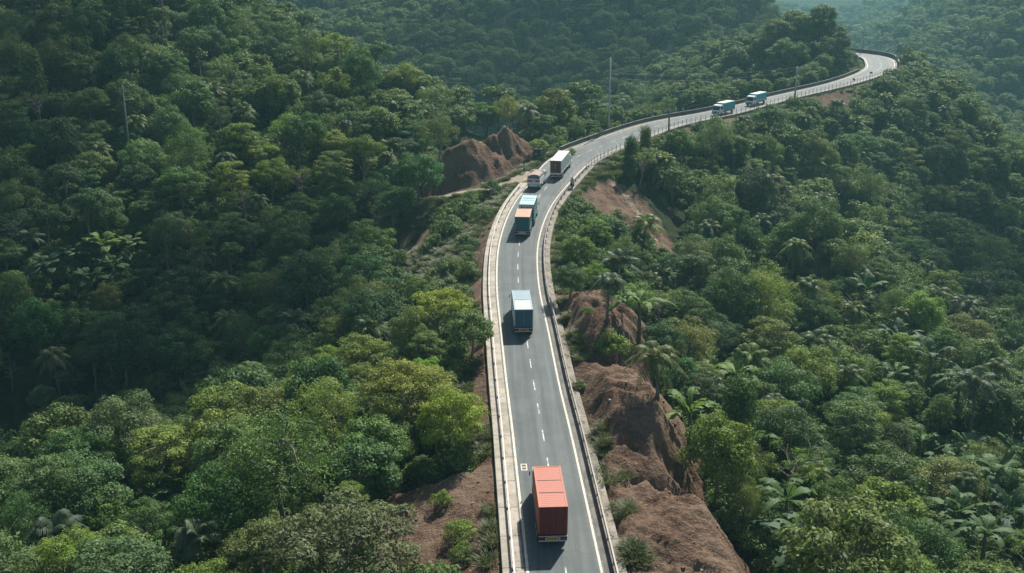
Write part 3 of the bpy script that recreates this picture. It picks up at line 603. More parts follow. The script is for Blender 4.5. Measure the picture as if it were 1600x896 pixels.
# ------------------------------------------------------------------ vehicles
M_TYRE = paint('tyre', (.018, .018, .018), .9, 0, .4); M_RIM = paint('rim', (.32, .32, .31), .4, .5); M_CHAS = paint('chassis', (.03, .03, .032), .7)
M_GLASS = NM('dark_glass').bsdf((.012, .018, .022), .08); M_TAIL = paint('tail_lamp', (.22, .018, .014), .25, 0, .1); M_AMBER = paint('amber_lamp', (.55, .18, .03), .25); M_PLATE = paint('yellow_plate', (.75, .45, .03), .5, 0, .15); M_INK = paint('plate_ink', (.03, .03, .03), .6)
M_ORPLATE = paint('orange_plate', (.62, .20, .07), .5)
def wheel(root, x, y, r=.5, wd=.30):
    m = MB(); m.tube([(x-wd/2, y, r), (x-wd/2+.03, y, r), (x+wd/2-.03, y, r), (x+wd/2, y, r)], [r*.9, r, r, r*.9], 18); t = m.build('wheel', M_TYRE, root, False)
    sx = 1 if x > 0 else -1; m = MB(); m.tube([(x+sx*(wd/2-.02), y, r), (x+sx*(wd/2+.015), y, r)], [r*.55, r*.5], 14); m.build('rim', M_RIM, t)
def put(root, l, s, rev=False):
    q = road_pt(l, s, .02); a = orient(l); q2 = road_pt(l+6, s, .02); root.location = q
    g = math.atan2(q2[2]-q[2], np.linalg.norm((q2-q)[:2])); d = (q2-q)[:2]; a = math.atan2(-d[0], d[1])
    root.rotation_mode = 'XYZ'; root.rotation_euler = (-g if rev else g, 0, a+math.pi if rev else a)
def truck(name, label, L, W, z0, z1, side, roof, rear, cabc, ribs=10, plate=M_PLATE, cab_h=2.75, roofbars=(.34, .64), framec=None, wheels_mid=True, deco=None, cat='truck', rooftrim=True, cab=True):
    r = empty(name, (0, 0, 0)); tag(r, label, cat)
    x = W/2; y0 = .15; y1 = y0+L
    m = MB(); m.box((-.42, (y0+y1+2.2)/2, .86), (.12, L+2.2, .26)); m.box((.42, (y0+y1+2.2)/2, .86), (.12, L+2.2, .26))
    for yy in np.arange(y0+.3, y1, 1.1): m.box((0, yy, .95), (W*.9, .1, .12))
    m.box((0, y0+.02, .98), (W*.96, .1, .14)); m.build('chassis', M_CHAS, r)
    zf = z0
    m = MB(); m.box((0, (y0+y1)/2, (zf+z1)/2), (W-.08, L-.08, z1-zf-.02), .02)                      # the box with corrugated sides
    n = int(L/.42)
    for i in range(n):
        yy = y0+.3+(i+.25)*(L-.6)/n
        for sx in (-1, 1): m.box((sx*(x-.035), yy, (zf+z1)/2), (.05, (L-.6)/n*.5, z1-zf-.4), .015)
    b = m.build('cargo_box', side, r)
    m = MB(); m.box((0, y0+.03, zf+.09), (W, .09, .16), .012); m.box((0, y0+.03, z1-.07), (W, .09, .12), .012); m.build('door_frame', rear, b); m = MB()
    for sx in (-1, 1):
        m.box((sx*(x-.05), y0+.032, (zf+z1)/2), (.10, .095, z1-zf-.3), .01); m.box((sx*(x-.04), y1-.05, (zf+z1)/2), (.08, .1, z1-zf), .01); m.box((sx*(x-.03), (y0+y1)/2, zf+.08), (.06, L-.2, .15), .01)
    m.build('corner_frame', framec or side, b)
    for sx in (-1, 1):
        m = MB(); wd = x-.12; c_ = sx*(wd/2+.012); m.box((c_, y0+.012, (zf+z1)/2+.01), (wd-.02, .05, z1-zf-.32), .01)
        for i in range(ribs//2): m.box((sx*(.10+(i+.5)*(wd-.1)/(ribs//2)), y0-.022, (zf+z1)/2+.01), ((wd-.1)/(ribs//2)*.48, .03, z1-zf-.5), .012)
        d = m.build('door', rear, b)
        m = MB()
        for q in (.16, .52): m.tube([(sx*q*x*1.4, y0-.05, zf+.22), (sx*q*x*1.4, y0-.05, z1-.2)], .022, 6)
        m.build('locking_bar', rear, d)
    m = MB(); m.box((0, (y0+y1)/2, z1+.012), (W-.34, L-.24, .03), .01)
    if rooftrim:
        for i in range(int(L/.3)): m.box((0, y0+.3+i*.3, z1+.03), (W-.5, .08, .012), .005)
    rf = m.build('roof', roof, b)
    m = MB()
    for sx in (-1, 1): m.box((sx*(x-.09), (y0+y1)/2, z1+.02), (.17, L+.02, .07), .012)
    m.box((0, y0+.06, z1+.021), (W-.36, .12, .066), .01); m.box((0, y1-.06, z1+.021), (W-.36, .12, .066), .01)
    m.build('roof_frame', framec or roof, rf)
    if roofbars:
        m = MB()
        for q in roofbars: m.box((0, y0+L*q, z1+.035), (W-.36, .07, .035), .008)
        m.build('roof_bar', M_CHAS, rf)
    # bumper, lamps, plate
    m = MB(); m.box((0, y0-.06, .80), (W*.98, .12, .34), .02); bu = m.build('bumper', M_CHAS, r)
    m = MB(); m.box((0, y0-.07, .56), (W*.96, .10, .10), .02); m.box((0, y0-.075, .995), (W*.99, .08, .045), .01); m.build('bumper_strip', M_WHITE, bu)
    for sx in (-1, 1):
        m = MB(); m.box((sx*(x-.34), y0-.13, .80), (.50, .05, .22), .012); tl = m.build('taillight', M_TAIL, r)
        m = MB(); m.box((sx*(x-.66), y0-.13, .80), (.12, .05, .2), .01); m.build('indicator', M_WHITE, tl)
    if plate:
        m = MB(); m.box((0, y0-.135, .80), (.86, .03, .30), .008); pl_ = m.build('number_plate', plate, r)
        m = MB()
        for q in (-.27, -.17, -.06, .07, .17, .27): m.box((q, y0-.153, .80), (.055, .012, .14))
        m.build('plate_marking', M_INK, pl_)
    for sx in (-1, 1):
        m = MB(); m.box((sx*(x-.32), y0+.45, .55), (.55, .03, .55)); m.build('mudflap', M_TYRE, r)
        for yy in ((y0+1.15, y0+2.25)+((y1+1.1,) if cab else (y1-.9,))): wheel(r, sx*(x-.2), yy, .5, .32 if yy > y1 else .46)
    if not cab: return r
    # cab
    cy0, cy1 = y1+.15, y1+2.0; h = cab_h; cw = W-.12
    m = MB(); m.prism([(cy0, .6), (cy1, .6), (cy1+.03, 1.5), (cy1-.22, h-.12), (cy1-.45, h), (cy0, h)], -cw/2, cw/2); cb = m.build('cab', cabc, r)
    m = MB(); m.prism([(cy1+.045, 1.55), (cy1+.052, 1.55), (cy1-.19, h-.22), (cy1-.2, h-.22)], -cw/2+.14, cw/2-.14); m.build('windscreen', M_GLASS, cb)
    for sx in (-1, 1):
        m = MB(); m.box((sx*cw/2, cy1-.7, 2.0), (.03, .85, .62), .01); m.build('side_window', M_GLASS, cb)
        m = MB(); m.box((sx*(cw/2+.22), cy1-.1, 1.95), (.10, .12, .42), .02); m.tube([(sx*cw/2, cy1-.15, 2.1), (sx*(cw/2+.22), cy1-.1, 2.1)], .02, 5); m.build('wing_mirror', M_CHAS, cb)
        m = MB(); m.box((sx*(cw/2-.28), cy1+.03, .95), (.36, .06, .2), .02); m.build('headlight', M_WHITE, cb)
    m = MB(); m.box((0, cy1+.06, .62), (cw, .14, .34), .03); m.build('front_bumper', M_CHAS, cb)
    if deco: deco(r, b, x, y0, y1, zf, z1)
    return r
C_RED = paint('red_container', (.40, .076, .044), .5, 0, .2); C_REDROOF = paint('faded_red_roof', (.43, .125, .078), .6, 0, .3, (.3, .12, .08)); C_SHADERED = paint('shade_red_doors', (.17, .020, .024), .5, 0, .15)  # doors take a darker red that carries the shade on the rear
t = truck('container_truck', 'orange-red container truck with shade-darkened red rear doors nearest the camera', 6.5, 2.42, 1.12, 3.72, C_RED, C_REDROOF, C_SHADERED, paint('cab_white', (.6, .6, .58)), 12)
l, s = on_road(864, 857); put(t, l, s)
C_WB = paint('pale_blue_box', (.42, .53, .55), .45, 0, .15); C_NAVY = paint('navy_doors', (.022, .125, .19), .45, 0, .15); C_PALE = paint('pale_roof', (.27, .38, .41), .5, 0, .2)
def blue_deco(r, b, x, y0, y1, zf, z1):
    m = MB(); m.box((0, y0+(y1-y0)*.26, z1+.032), (2*x-.36, (y1-y0)*.46, .012)); m.build('roof_panel', paint('cream_roof_panel', (.47, .48, .46), .5), b)
t = truck('box_truck', 'box truck with pale grey-blue roof and navy rear doors in mid road', 7.0, 2.36, 1.12, 3.42, C_WB, C_PALE, C_NAVY, paint('cab_blue', (.3, .42, .46)), 10, M_ORPLATE, roofbars=(.5,), deco=blue_deco)
l, s = on_road(818, 524); put(t, l, s)
C_TEAL = paint('dark_teal', (.016, .125, .165), .45, 0, .15); C_TAN = paint('tan_roof', (.56, .33, .22), .6, 0, .25); C_OLV = paint('grey_green_side', (.16, .26, .25), .5, 0, .2)
t = truck('box_truck', 'teal trailer', 4.9, 2.46, 1.12, 3.42, C_OLV, C_TAN, C_TEAL, paint('cab_grey', (.35, .38, .38)), 6, M_WHITE, roofbars=(), cab=False)
l, s = on_road(816, 371); put(t, l, s); lt = l; trailer = t
C_LB = paint('light_blue_roof', (.40, .58, .62), .5, 0, .15); C_TSIDE = paint('teal_side', (.035, .24, .25), .45, 0, .15)
def teal_deco(r, b, x, y0, y1, zf, z1):
    g_ = random.Random(4)
    for sx in (-1, 1):
        m = MB()
        for i in range(5):
            yy = y0+1.2+i*1.1
            for j in range(4):
                zz = zf+.5+j*.42; m.box((sx*(x+.004), yy+g_.uniform(-.1, .1), zz), (.02, g_.uniform(.25, .5), .09), .004); m.box((sx*(x+.006), yy+g_.uniform(-.2, .2), zz+.1), (.02, .09, .3), .004)
        m.build('side_lettering', M_WHITE, b)
    m = MB(); m.box((0, y0-.045, z1-.42), (2*x-.1, .02, .7)); hd = m.build('rear_header', paint('faded_white', (.55, .53, .50), .5), b); mfr = paint('faded_red', (.34, .09, .07), .5)
    for q, wd in ((-.8, .28), (-.42, .2), (.05, .34), (.46, .18), (.8, .24)): m = MB(); m.box((q, y0-.06, z1-.42), (wd, .015, .26), .004); m.build('header_letter', mfr, hd)
    m = MB(); m.box((0, y1-1.2, z1+.06), (2*x-.5, 1.6, .10), .03); m.build('roof_hatch', C_LB, b)
t = truck('box_truck', 'teal truck with pale blue roof and side lettering, towing a lower tan-roofed trailer', 6.0, 2.5, 1.12, 3.9, C_TSIDE, C_LB, C_TEAL, paint('cab_paleblue', (.5, .6, .62)), 6, None, roofbars=(.45,), deco=teal_deco, cab_h=3.2)
put(t, lt+5.75, s+.25)
bpy.context.view_layer.update(); MM = t.matrix_world.inverted() @ trailer.matrix_world
m = MB(); m.box((0, 5.4, .8), (.2, 1.4, .16)); m.build('drawbar', M_CHAS, trailer)
for ch in list(trailer.children):
    mb_ = MM @ ch.matrix_basis; ch.parent = t; ch.matrix_parent_inverse = Matrix.Identity(4); ch.matrix_basis = mb_
    ch.name = {'chassis': 'trailer_chassis', 'cargo_box': 'trailer_box'}.get(ch.name.split('.')[0], ch.name)
bpy.data.objects.remove(trailer)
C_MAR = paint('maroon_doors', (.12, .036, .045), .5, 0, .15); C_MINT = paint('pale_mint_side', (.48, .58, .54), .5, 0, .15); C_WROOF = paint('white_roof', (.66, .64, .60), .5, 0, .15)
def mint_deco(r, b, x, y0, y1, zf, z1):
    m = MB(); m.tube([(-.12, y0-.07, z1-.9), (-.12, y0-.05, z1-.9)], [.16, .16], 10); m.build('door_badge', paint('grey_badge', (.35, .33, .33)), b)
    m = MB(); m.box((0, y0-.05, zf+.06), (2*x-.06, .03, .26)); m.build('rear_band', M_WHITE, b)
t = truck('container_truck', 'white-roofed container truck with maroon rear doors on the bend', 9.4, 2.3, 1.12, 3.75, C_MINT, C_WROOF, C_MAR, paint('cab_w2', (.5, .5, .5)), 8, None, roofbars=(), deco=mint_deco)
l, s = on_road(868, 281); put(t, l, s)
# small open white truck in the left lane
def cage_truck():
    r = empty('flatbed_truck', (0, 0, 0)); tag(r, 'small white cage truck with tan tarpaulin and red tailgate band', 'truck')
    W, L = 2.05, 3.6; wh = paint('truck_white', (.72, .73, .72), .5, 0, .2); y0, y1 = .15, .15+L
    m = MB(); m.box((0, (y0+y1)/2+.8, .72), (1.0, L+1.6, .22)); m.build('chassis', M_CHAS, r)
    m = MB(); m.box((0, (y0+y1)/2, .95), (W, L, .12), .02)
    for sx in (-1, 1): m.box((sx*(W/2-.04), (y0+y1)/2, 1.4), (.08, L, .85), .02)
    m.box((0, y1-.04, 1.7), (W-.17, .08, 1.45), .02); bed = m.build('cargo_bed', wh, r)
    m = MB(); m.box((0, y0+.0, 1.40), (W, .09, .84), .02); tg = m.build('tailgate', wh, r)
    m = MB(); m.box((0, y0-.055, 1.46), (W-.1, .03, .34)); m.build('red_band', paint('band_red', (.42, .06, .06)), tg)
    m = MB(); m.box((0.05, y0-.075, 1.44), (.45, .02, .16)); m.build('number_plate', M_WHITE, tg)
    m = MB(); m.box((0, y0+.35, 2.02), (W-.12, .05, .36)); m.build('rear_panel', paint('smoky_panel', (.16, .19, .19), .3), bed)
    nx, ny = 12, 14; V = []; 
    for i in range(nx+1):
        for j in range(ny+1):
            u = i/nx*2-1; v = j/ny; V.append((u*(W/2-.03), y0+.25+v*(L-.4), 2.12+.30*(1-u*u)**.6*(1+.1*math.sin(v*9+u*3))-.1*abs(u)**6+random.uniform(-.015, .015)))
    Q = [(i*(ny+1)+j, (i+1)*(ny+1)+j, (i+1)*(ny+1)+j+1, i*(ny+1)+j+1) for i in range(nx) for j in range(ny)]
    m = MB(); m.add(V, Q); m.build('tarpaulin', paint('tan_canvas', (.40, .29, .23), .9, 0, .35, (.2, .14, .1)), bed, True)
    m = MB()
    for yy in np.linspace(y0+.1, y1-.1, 5):
        for sx in (-1, 1): m.tube([(sx*(W/2-.04), yy, 1.8), (sx*(W/2-.04), yy, 2.5)], .03, 6)
    for sx in (-1, 1):
        for z in (2.15, 2.5): m.tube([(sx*(W/2-.04), y0+.1, z), (sx*(W/2-.04), y1-.1, z)], .028, 6)
    m.tube([(-W/2+.04, y1-.1, 2.5), (W/2-.04, y1-.1, 2.5)], .03, 6); m.build('cage_rail', paint('pale_steel', (.5, .54, .55), .4), bed)
    m = MB(); m.box((0, y0-.08, .74), (W, .12, .30), .02); bu = m.build('bumper', wh, r)
    for sx in (-1, 1):
        m = MB(); m.box((sx*.78, y0-.15, .76), (.32, .04, .17), .01); m.build('taillight', M_TAIL, r)
        for yy in (y0+.9, y1+1.0): wheel(r, sx*(W/2-.16), yy, .40, .26)
    c0, c1 = y1+.1, y1+1.75; m = MB(); m.prism([(c0, .55), (c1, .55), (c1+.03, 1.3), (c1-.3, 2.2), (c0, 2.3)], -W/2+.06, W/2-.06); cb = m.build('cab', wh, r)
    m = MB(); m.prism([(c1+.03, 1.32), (c1+.045, 1.32), (c1-.25, 2.12), (c1-.265, 2.12)], -W/2+.18, W/2-.18); m.build('windscreen', M_GLASS, cb)
    for sx in (-1, 1):
        m = MB(); m.box((sx*(W/2-.06), c0+.75, 1.75), (.03, .7, .5)); m.build('side_window', M_GLASS, cb)
        m = MB(); m.box((sx*(W/2+.12), c1-.25, 1.75), (.1, .1, .3), .02); m.build('wing_mirror', M_CHAS, cb)
    return r
t = cage_truck(); l, s = on_road(832.5, 298.5); put(t, l, s); t.scale = (1.22, 1.1, 1.22)
# two oncoming trucks on the upper road
def bonnet_truck(label, roofc, sidec, band, W=2.4, L=5.6):
    r = empty('delivery_truck', (0, 0, 0)); tag(r, label, 'truck'); wh = paint('cab_white_gloss', (.84, .86, .86), .35, 0, .05)
    y0, y1 = .1, .1+L; z0, z1 = 1.0, 3.15
    m = MB(); m.box((0, (L+1.8)/2, .75), (1., L+1.6, .25)); m.build('chassis', M_CHAS, r)
    m = MB(); m.box((0, (y0+y1)/2, (z0+z1)/2), (W, L, z1-z0), .06); b = m.build('cargo_box', sidec, r)
    m = MB(); m.box((0, (y0+y1)/2, z1+.03), (W-.1, L-.1, .06), .02); m.build('roof', roofc, b)
    for sx in (-1, 1):
        m = MB(); m.box((sx*(W/2+.004), (y0+y1)/2, z0+.42), (.02, L-.3, .55)); m.build('side_band', band, b)
        for i in range(3):
            m = MB(); m.box((sx*(W/2+.018), y0+1.0+i*1.6, z0+.45), (.02, .9, .2)); m.build('side_lettering', M_CHAS, b)
        m = MB(); m.box((sx*(W/2-.3), y0-.03, .9), (.4, .06, .2)); m.build('taillight', M_TAIL, r)
        for yy in (y0+1.3, y1+1.0): wheel(r, sx*(W/2-.18), yy, .46, .32)
    c0, c1 = y1+.05, y1+2.0; m = MB(); m.prism([(c0, .55), (c1, .5), (c1+.08, 1.25), (c1-.1, 1.45), (c1-.55, 2.55), (c1-.85, 2.75), (c0, 2.8)], -W/2+.06, W/2-.06); cb = m.build('cab', wh, r)
    m = MB(); m.prism([(c1-.115, 1.5), (c1-.09, 1.52), (c1-.525, 2.54), (c1-.55, 2.52)], -W/2+.16, W/2-.16); m.build('windscreen', M_GLASS, cb)
    for sx in (-1, 1):
        m = MB(); m.box((sx*(W/2-.06), c0+.75, 2.0), (.04, .95, .65), .01); m.build('side_window', M_GLASS, cb)
        m = MB(); m.box((sx*(W/2-.35), c1+.07, 1.0), (.42, .06, .24), .02); m.build('headlight', M_GLASS, cb)
        m = MB(); m.box((sx*(W/2+.14), c1-.4, 2.0), (.1, .12, .4), .02); m.build('wing_mirror', M_CHAS, cb)
    m = MB(); m.box((0, c1+.08, .66), (W-.14, .12, .34), .03); m.build('front_bumper', paint('mauve_bumper', (.22, .20, .26)), cb)
    m = MB(); m.box((0, c1+.07, 1.02), (W-1.5, .06, .3), .02); m.build('grille', M_CHAS, cb)
    return r
C_T2 = paint('bright_teal', (.04, .46, .50), .4, 0, .1); M_LAV = paint('lavender_band', (.38, .36, .44), .5)
l1_, s1_ = on_road(1117, 181); t = bonnet_truck('white-cabbed teal truck coming down, lower of the two oncoming', M_WHITE, C_T2, M_LAV); put(t, l1_+8.0, s1_, True)
l2_, s2_ = on_road(1169, 167); t = bonnet_truck('white-cabbed teal truck coming down, upper of the two oncoming', M_WHITE, C_T2, paint('white_band', (.6, .6, .6))); put(t, l2_+8.0, s2_, True)
# dark car parked by the track
def suv():
    r = empty('parked_car', (0, 0, 0)); tag(r, 'dark grey car parked on the verge beside the cut earth mound', 'car'); bc = paint('charcoal_paint', (.035, .042, .045), .3, .2, .3)
    W = 1.85
    m = MB(); m.prism([(0, .45), (4.4, .45), (4.45, .85), (4.3, 1.02), (3.2, 1.10), (.05, 1.12), (-.03, .8)], -W/2, W/2); m.build('body', bc, r)
    m = MB(); pr = [(.05, 1.12), (3.1, 1.10), (2.45, 1.72), (.35, 1.76)]; m.prism(pr, -W/2+.1, W/2-.1); ca = m.build('cabin', M_GLASS, r)
    m = MB(); m.box((0, 1.4, 1.78), (W-.26, 2.1, .06), .02); m.build('roof', paint('silver_roof', (.42, .44, .43), .35, .2), ca)
    for sx in (-1, 1):
        m = MB(); m.box((sx*(W/2-.2), -.03, .95), (.3, .06, .2), .02); m.build('taillight', M_TAIL, r)
        for yy in (.85, 3.5): wheel(r, sx*(W/2-.12), yy, .36, .24)
        m = MB(); m.box((sx*(W/2-.12), 1.4, 1.45), (.05, .1, .6)); m.build('window_pillar', bc, ca)
        m = MB(); m.box((sx*(W/2+.08), 2.8, 1.15), (.16, .12, .14), .02); m.build('wing_mirror', bc, r)
    m = MB(); m.box((0, -.05, .55), (W-.1, .12, .22), .03); m.build('bumper', M_CHAS, r)
    m = MB(); m.box((0, -.06, .86), (.5, .03, .13)); m.build('number_plate', M_WHITE, r)
    return r
t = suv(); q = march(838, 250); t.location = q; t.rotation_euler = (0, 0, -.35)
mo = None
# ------------------------------------------------------------------ people
def skin(name, pts, edges, rads, mat, parent=None, sub=2):
    me = bpy.data.meshes.new(name); me.from_pydata(pts, edges, []); me.materials.append(mat); o = link(name, me, parent)
    m = o.modifiers.new('skin', 'SKIN'); m.use_smooth_shade = True
    for i, r_ in enumerate(rads):
        v = me.skin_vertices[0].data[i]; v.radius = (r_, r_) if np.isscalar(r_) else r_; v.use_root = (i == 0)
    s_ = o.modifiers.new('sub', 'SUBSURF'); s_.levels = sub; s_.render_levels = sub
    return o
M_SKIN = paint('skin', (.23, .125, .08), .6, 0, .05); M_HAIR = paint('hair', (.02, .016, .014), .6)
def person(label, pose, shirt, trousers, head_extra=None):
    r = empty('person', (0, 0, 0)); tag(r, label, 'person')
    if pose == 'stand':
        P = dict(pel=(0, 0, .95), sp=(0, .01, 1.15), ch=(0, .02, 1.36), nk=(0, .03, 1.50), hd=(0, .05, 1.62), tp=(0, .05, 1.75), lh=(-.10, 0, .90), lk=(-.13, .05, .50), la=(-.15, .0, .08), lt=(-.16, .17, .03), rh=(.10, 0, .90), rk=(.13, .06, .50), ra=(.16, -.04, .08), rt=(.18, .12, .03),
                 ls=(-.19, .01, 1.42), le=(-.28, .04, 1.15), lw=(-.30, .18, .92), lf=(-.30, .24, .82), rs=(.19, .01, 1.42), re=(.27, .0, 1.15), rw=(.30, .1, .90), rf=(.30, .14, .80))
    else:
        P = dict(pel=(0, -.25, .86), sp=(0, -.18, 1.05), ch=(0, -.06, 1.25), nk=(0, .0, 1.39), hd=(0, .04, 1.51), tp=(0, .05, 1.64), lh=(-.12, -.22, .84), lk=(-.24, .18, .74), la=(-.22, .06, .34), lt=(-.22, .22, .30), rh=(.12, -.22, .84), rk=(.24, .18, .74), ra=(.22, .06, .34), rt=(.22, .22, .30),
                 ls=(-.2, -.04, 1.31), le=(-.33, .14, 1.10), lw=(-.33, .40, 1.06), lf=(-.32, .48, 1.05), rs=(.2, -.04, 1.31), re=(.33, .14, 1.10), rw=(.33, .40, 1.06), rf=(.32, .48, 1.05))
    K = list(P); I_ = {k_: i for i, k_ in enumerate(K)}; E = [('pel', 'sp'), ('sp', 'ch'), ('ch', 'nk'), ('nk', 'hd'), ('hd', 'tp'), ('pel', 'lh'), ('lh', 'lk'), ('lk', 'la'), ('la', 'lt'), ('pel', 'rh'), ('rh', 'rk'), ('rk', 'ra'), ('ra', 'rt'), ('ch', 'ls'), ('ls', 'le'), ('le', 'lw'), ('lw', 'lf'), ('ch', 'rs'), ('rs', 're'), ('re', 'rw'), ('rw', 'rf')]
    R_ = dict(pel=.145, sp=.13, ch=.15, nk=.065, hd=.105, tp=.075, lh=.095, rh=.095, lk=.062, rk=.062, la=.045, ra=.045, lt=.04, rt=.04, ls=.07, rs=.07, le=.048, re=.048, lw=.036, rw=.036, lf=.035, rf=.035)
    skin('body', [P[k_] for k_ in K], [(I_[a], I_[b]) for a, b in E], [R_[k_] for k_ in K], M_SKIN, r)
    def cloth(nm, keys, edges, mat, grow):
        ii = {k_: i for i, k_ in enumerate(keys)}; skin(nm, [P[k_] for k_ in keys], [(ii[a], ii[b]) for a, b in edges], [R_[k_]+grow for k_ in keys], mat, r)
    cloth('shirt', ['ch', 'sp', 'pel', 'ls', 'le', 'rs', 're'], [('ch', 'sp'), ('sp', 'pel'), ('ch', 'ls'), ('ls', 'le'), ('ch', 'rs'), ('rs', 're')], shirt, .022)
    cloth('trousers', ['pel', 'lh', 'lk', 'la', 'rh', 'rk', 'ra'], [('pel', 'lh'), ('lh', 'lk'), ('lk', 'la'), ('pel', 'rh'), ('rh', 'rk'), ('rk', 'ra')], trousers, .02)
    for sx in ('l', 'r'):
        a, b = P[sx+'a'], P[sx+'t']; m = MB(); m.tube([(a[0], a[1]-.06, a[2]-.03), (a[0], a[1]+.03, a[2]-.03), b, (b[0], b[1]+.06, b[2])], [.05, .06, .055, .03], 8); m.build('shoe', M_CHAS, r, True)
        f = P[sx+'f']; 
        for i in range(4): m = MB(); 
        m = MB()
        for i in range(4):
            ox = (i-1.5)*.02; m.tube([(f[0], f[1]+ox, f[2]), (f[0]*1.02, f[1]+ox+.01, f[2]-.06), (f[0]*.98, f[1]+ox+.02, f[2]-.085-.008*(i % 3))], [.011, .010, .007], 5)
        m.tube([(f[0], f[1]+.03, f[2]+.04), (f[0]*.93, f[1]+.06, f[2]-.01)], [.012, .009], 5); m.build('fingers', M_SKIN, r, True)
    h = P['hd']; m = MB(); m.tube([(h[0], h[1]+.09, h[2]+.01), (h[0], h[1]+.135, h[2]-.02)], [.02, .014], 5); m.build('nose', M_SKIN, r)
    for sx in (-1, 1):
        m = MB(); m.tube([(sx*.04, h[1]+.095, h[2]+.04), (sx*.04, h[1]+.108, h[2]+.04)], [.013, .011], 6); m.build('eye', M_HAIR, r)
    if head_extra: head_extra(r, P)
    else:
        m = MB(); m.tube([(0, h[1]-.05, h[2]-.04), (0, h[1]-.03, h[2]+.06), (0, h[1]-.01, h[2]+.12), (0, h[1]-.01, h[2]+.17)], [.10, .122, .105, .03], 10); m.build('hair', M_HAIR, r, True)
    return r
pp_ = march(819.5, 272); per = person('person standing at the track mouth in pale grey shirt and brown trousers', 'stand', paint('pale_shirt', (.42, .43, .40), .9), paint('brown_trousers', (.13, .095, .07), .9)); per.location = pp_; per.rotation_euler = (0, 0, 2.6)
# motorcycle and rider on the ledge
lm, sm = on_road(893, 296); hwm = np.interp(lm, RL, RD[:, 3])/2; mq = road_pt(lm, hwm+1.62, .245)
mo = empty('motorcycle', mq, orient(lm)+math.pi+.25); tag(mo, 'dark motorcycle standing on the ledge outside the right guardrail', 'motorcycle')
for nm, yy in (('wheel', .68), ('wheel', -.62)):
    m = MB(); a = np.linspace(0, 2*math.pi, 25); m.tube([(0, yy+.25*math.cos(q), .31+.25*math.sin(q)) for q in a], .055, 8, False); wl = m.build('wheel', M_TYRE, mo, True)
    m = MB(); m.tube([(-.05, yy, .31), (.05, yy, .31)], .08, 8)
    for q in np.linspace(0, 2*math.pi, 9)[:-1]: m.tube([(0, yy, .31), (0, yy+.23*math.cos(q), .31+.23*math.sin(q))], .01, 4)
    m.build('rim', M_RIM, wl)
m = MB(); m.tube([(0, .45, .85), (0, .1, .80), (0, -.25, .72)], [.10, .17, .12], 10); m.build('fuel_tank', M_CHAS, mo, True)
m = MB(); m.tube([(0, .0, .80), (0, -.3, .80), (0, -.75, .86)], [.12, .14, .10], 8); m.build('seat', M_TYRE, mo, True)
m = MB(); m.box((0, .02, .45), (.30, .5, .36), .05); m.tube([(.16, -.1, .3), (.17, -.8, .36)], .05, 7); m.build('engine', M_DARKSTEEL, mo)
m = MB(); m.tube([(-.09, .68, .31), (-.09, .42, 1.0)], .03, 6); m.tube([(.09, .68, .31), (.09, .42, 1.0)], .03, 6); m.tube([(-.36, .34, 1.05), (0, .44, 1.02), (.36, .34, 1.05)], .022, 6); m.build('handlebar', M_DARKSTEEL, mo)
m = MB(); m.tube([(0, .5, .92), (0, .62, .92)], [.10, .12], 10); m.build('headlight', M_WHITE, mo)
def helmet(r, P):
    h = P['hd']; m = MB(); m.tube([(0, h[1]-.01, h[2]-.09), (0, h[1]-.01, h[2]-.02), (0, h[1], h[2]+.07), (0, h[1], h[2]+.14), (0, h[1], h[2]+.18)], [.125, .15, .155, .11, .02], 12); m.build('helmet', paint('black_helmet', (.02, .02, .022), .3), r, True)
rd = person('motorcycle rider in black helmet and white-fronted dark jacket', 'ride', paint('white_jacket', (.55, .56, .56), .8), paint('black_trousers', (.03, .032, .036), .9), helmet)
rd.location = mq; rd.rotation_euler = (0, 0, orient(lm)+math.pi+.25)
mo.scale = rd.scale = (1.3, 1.3, 1.3)
# ------------------------------------------------------------------ foliage building blocks
def unit(v): return v/(np.linalg.norm(v, axis=-1, keepdims=True)+1e-9)
def leaf_quads(P, N, size, g, aspect=.55, fold=.0):
    n = len(P); N = unit(N); a = unit(np.cross(N, g.normal(size=(n, 3)))); b = np.cross(N, a)
    s = size*g.uniform(.65, 1.3, n)[:, None] if np.isscalar(size) else size[:, None]
    V = np.stack([P-a*s*.5, P+b*s*.5*aspect+a*s*.05-N*s*.08, P+a*s*.5-N*s*.15, P-b*s*.5*aspect+a*s*.05-N*s*.08], 1).reshape(-1, 3)
    Q = np.arange(4*n).reshape(n, 4); return V, Q
class Leaves:
    def __init__(s): s.V = []; s.Q = []; s.T = []; s.n = 0
    def add(s, V, Q, tone):
        s.V.append(V); s.Q.append(Q+s.n); s.T.append(np.broadcast_to(tone, (len(V),)) if np.ndim(tone) == 0 else tone); s.n += len(V)
    def mesh(s, name, mat): return mesh_np(name, np.concatenate(s.V), np.concatenate(s.Q), [mat], False, attrs={'tone': np.clip(np.concatenate(s.T), 0, 1)})
def blob(L, c, r, n, size, g, tone, flat=.75, up=.55, aspect=.55, droop=0.):
    d = g.normal(size=(n, 3)); d[:, 2] += up; d = unit(d); rad = r*(g.uniform(.35, 1., n)**.45)*(1+.22*np.sin(d[:, 0]*5+c[0]*3)*np.sin(d[:, 1]*4+c[1]*2))
    P = c+d*rad[:, None]*np.array([1, 1, flat]); N = d*.8+g.normal(size=(n, 3))*.38+np.array([0, 0, .35])
    if droop: N = d*.9+g.normal(size=(n, 3))*.35
    V, Q = leaf_quads(P, N, size, g, aspect); t = np.repeat(np.clip(tone+g.normal(0, .16, n)+.12*d[:, 2], 0, 1), 4); L.add(V, Q, t)
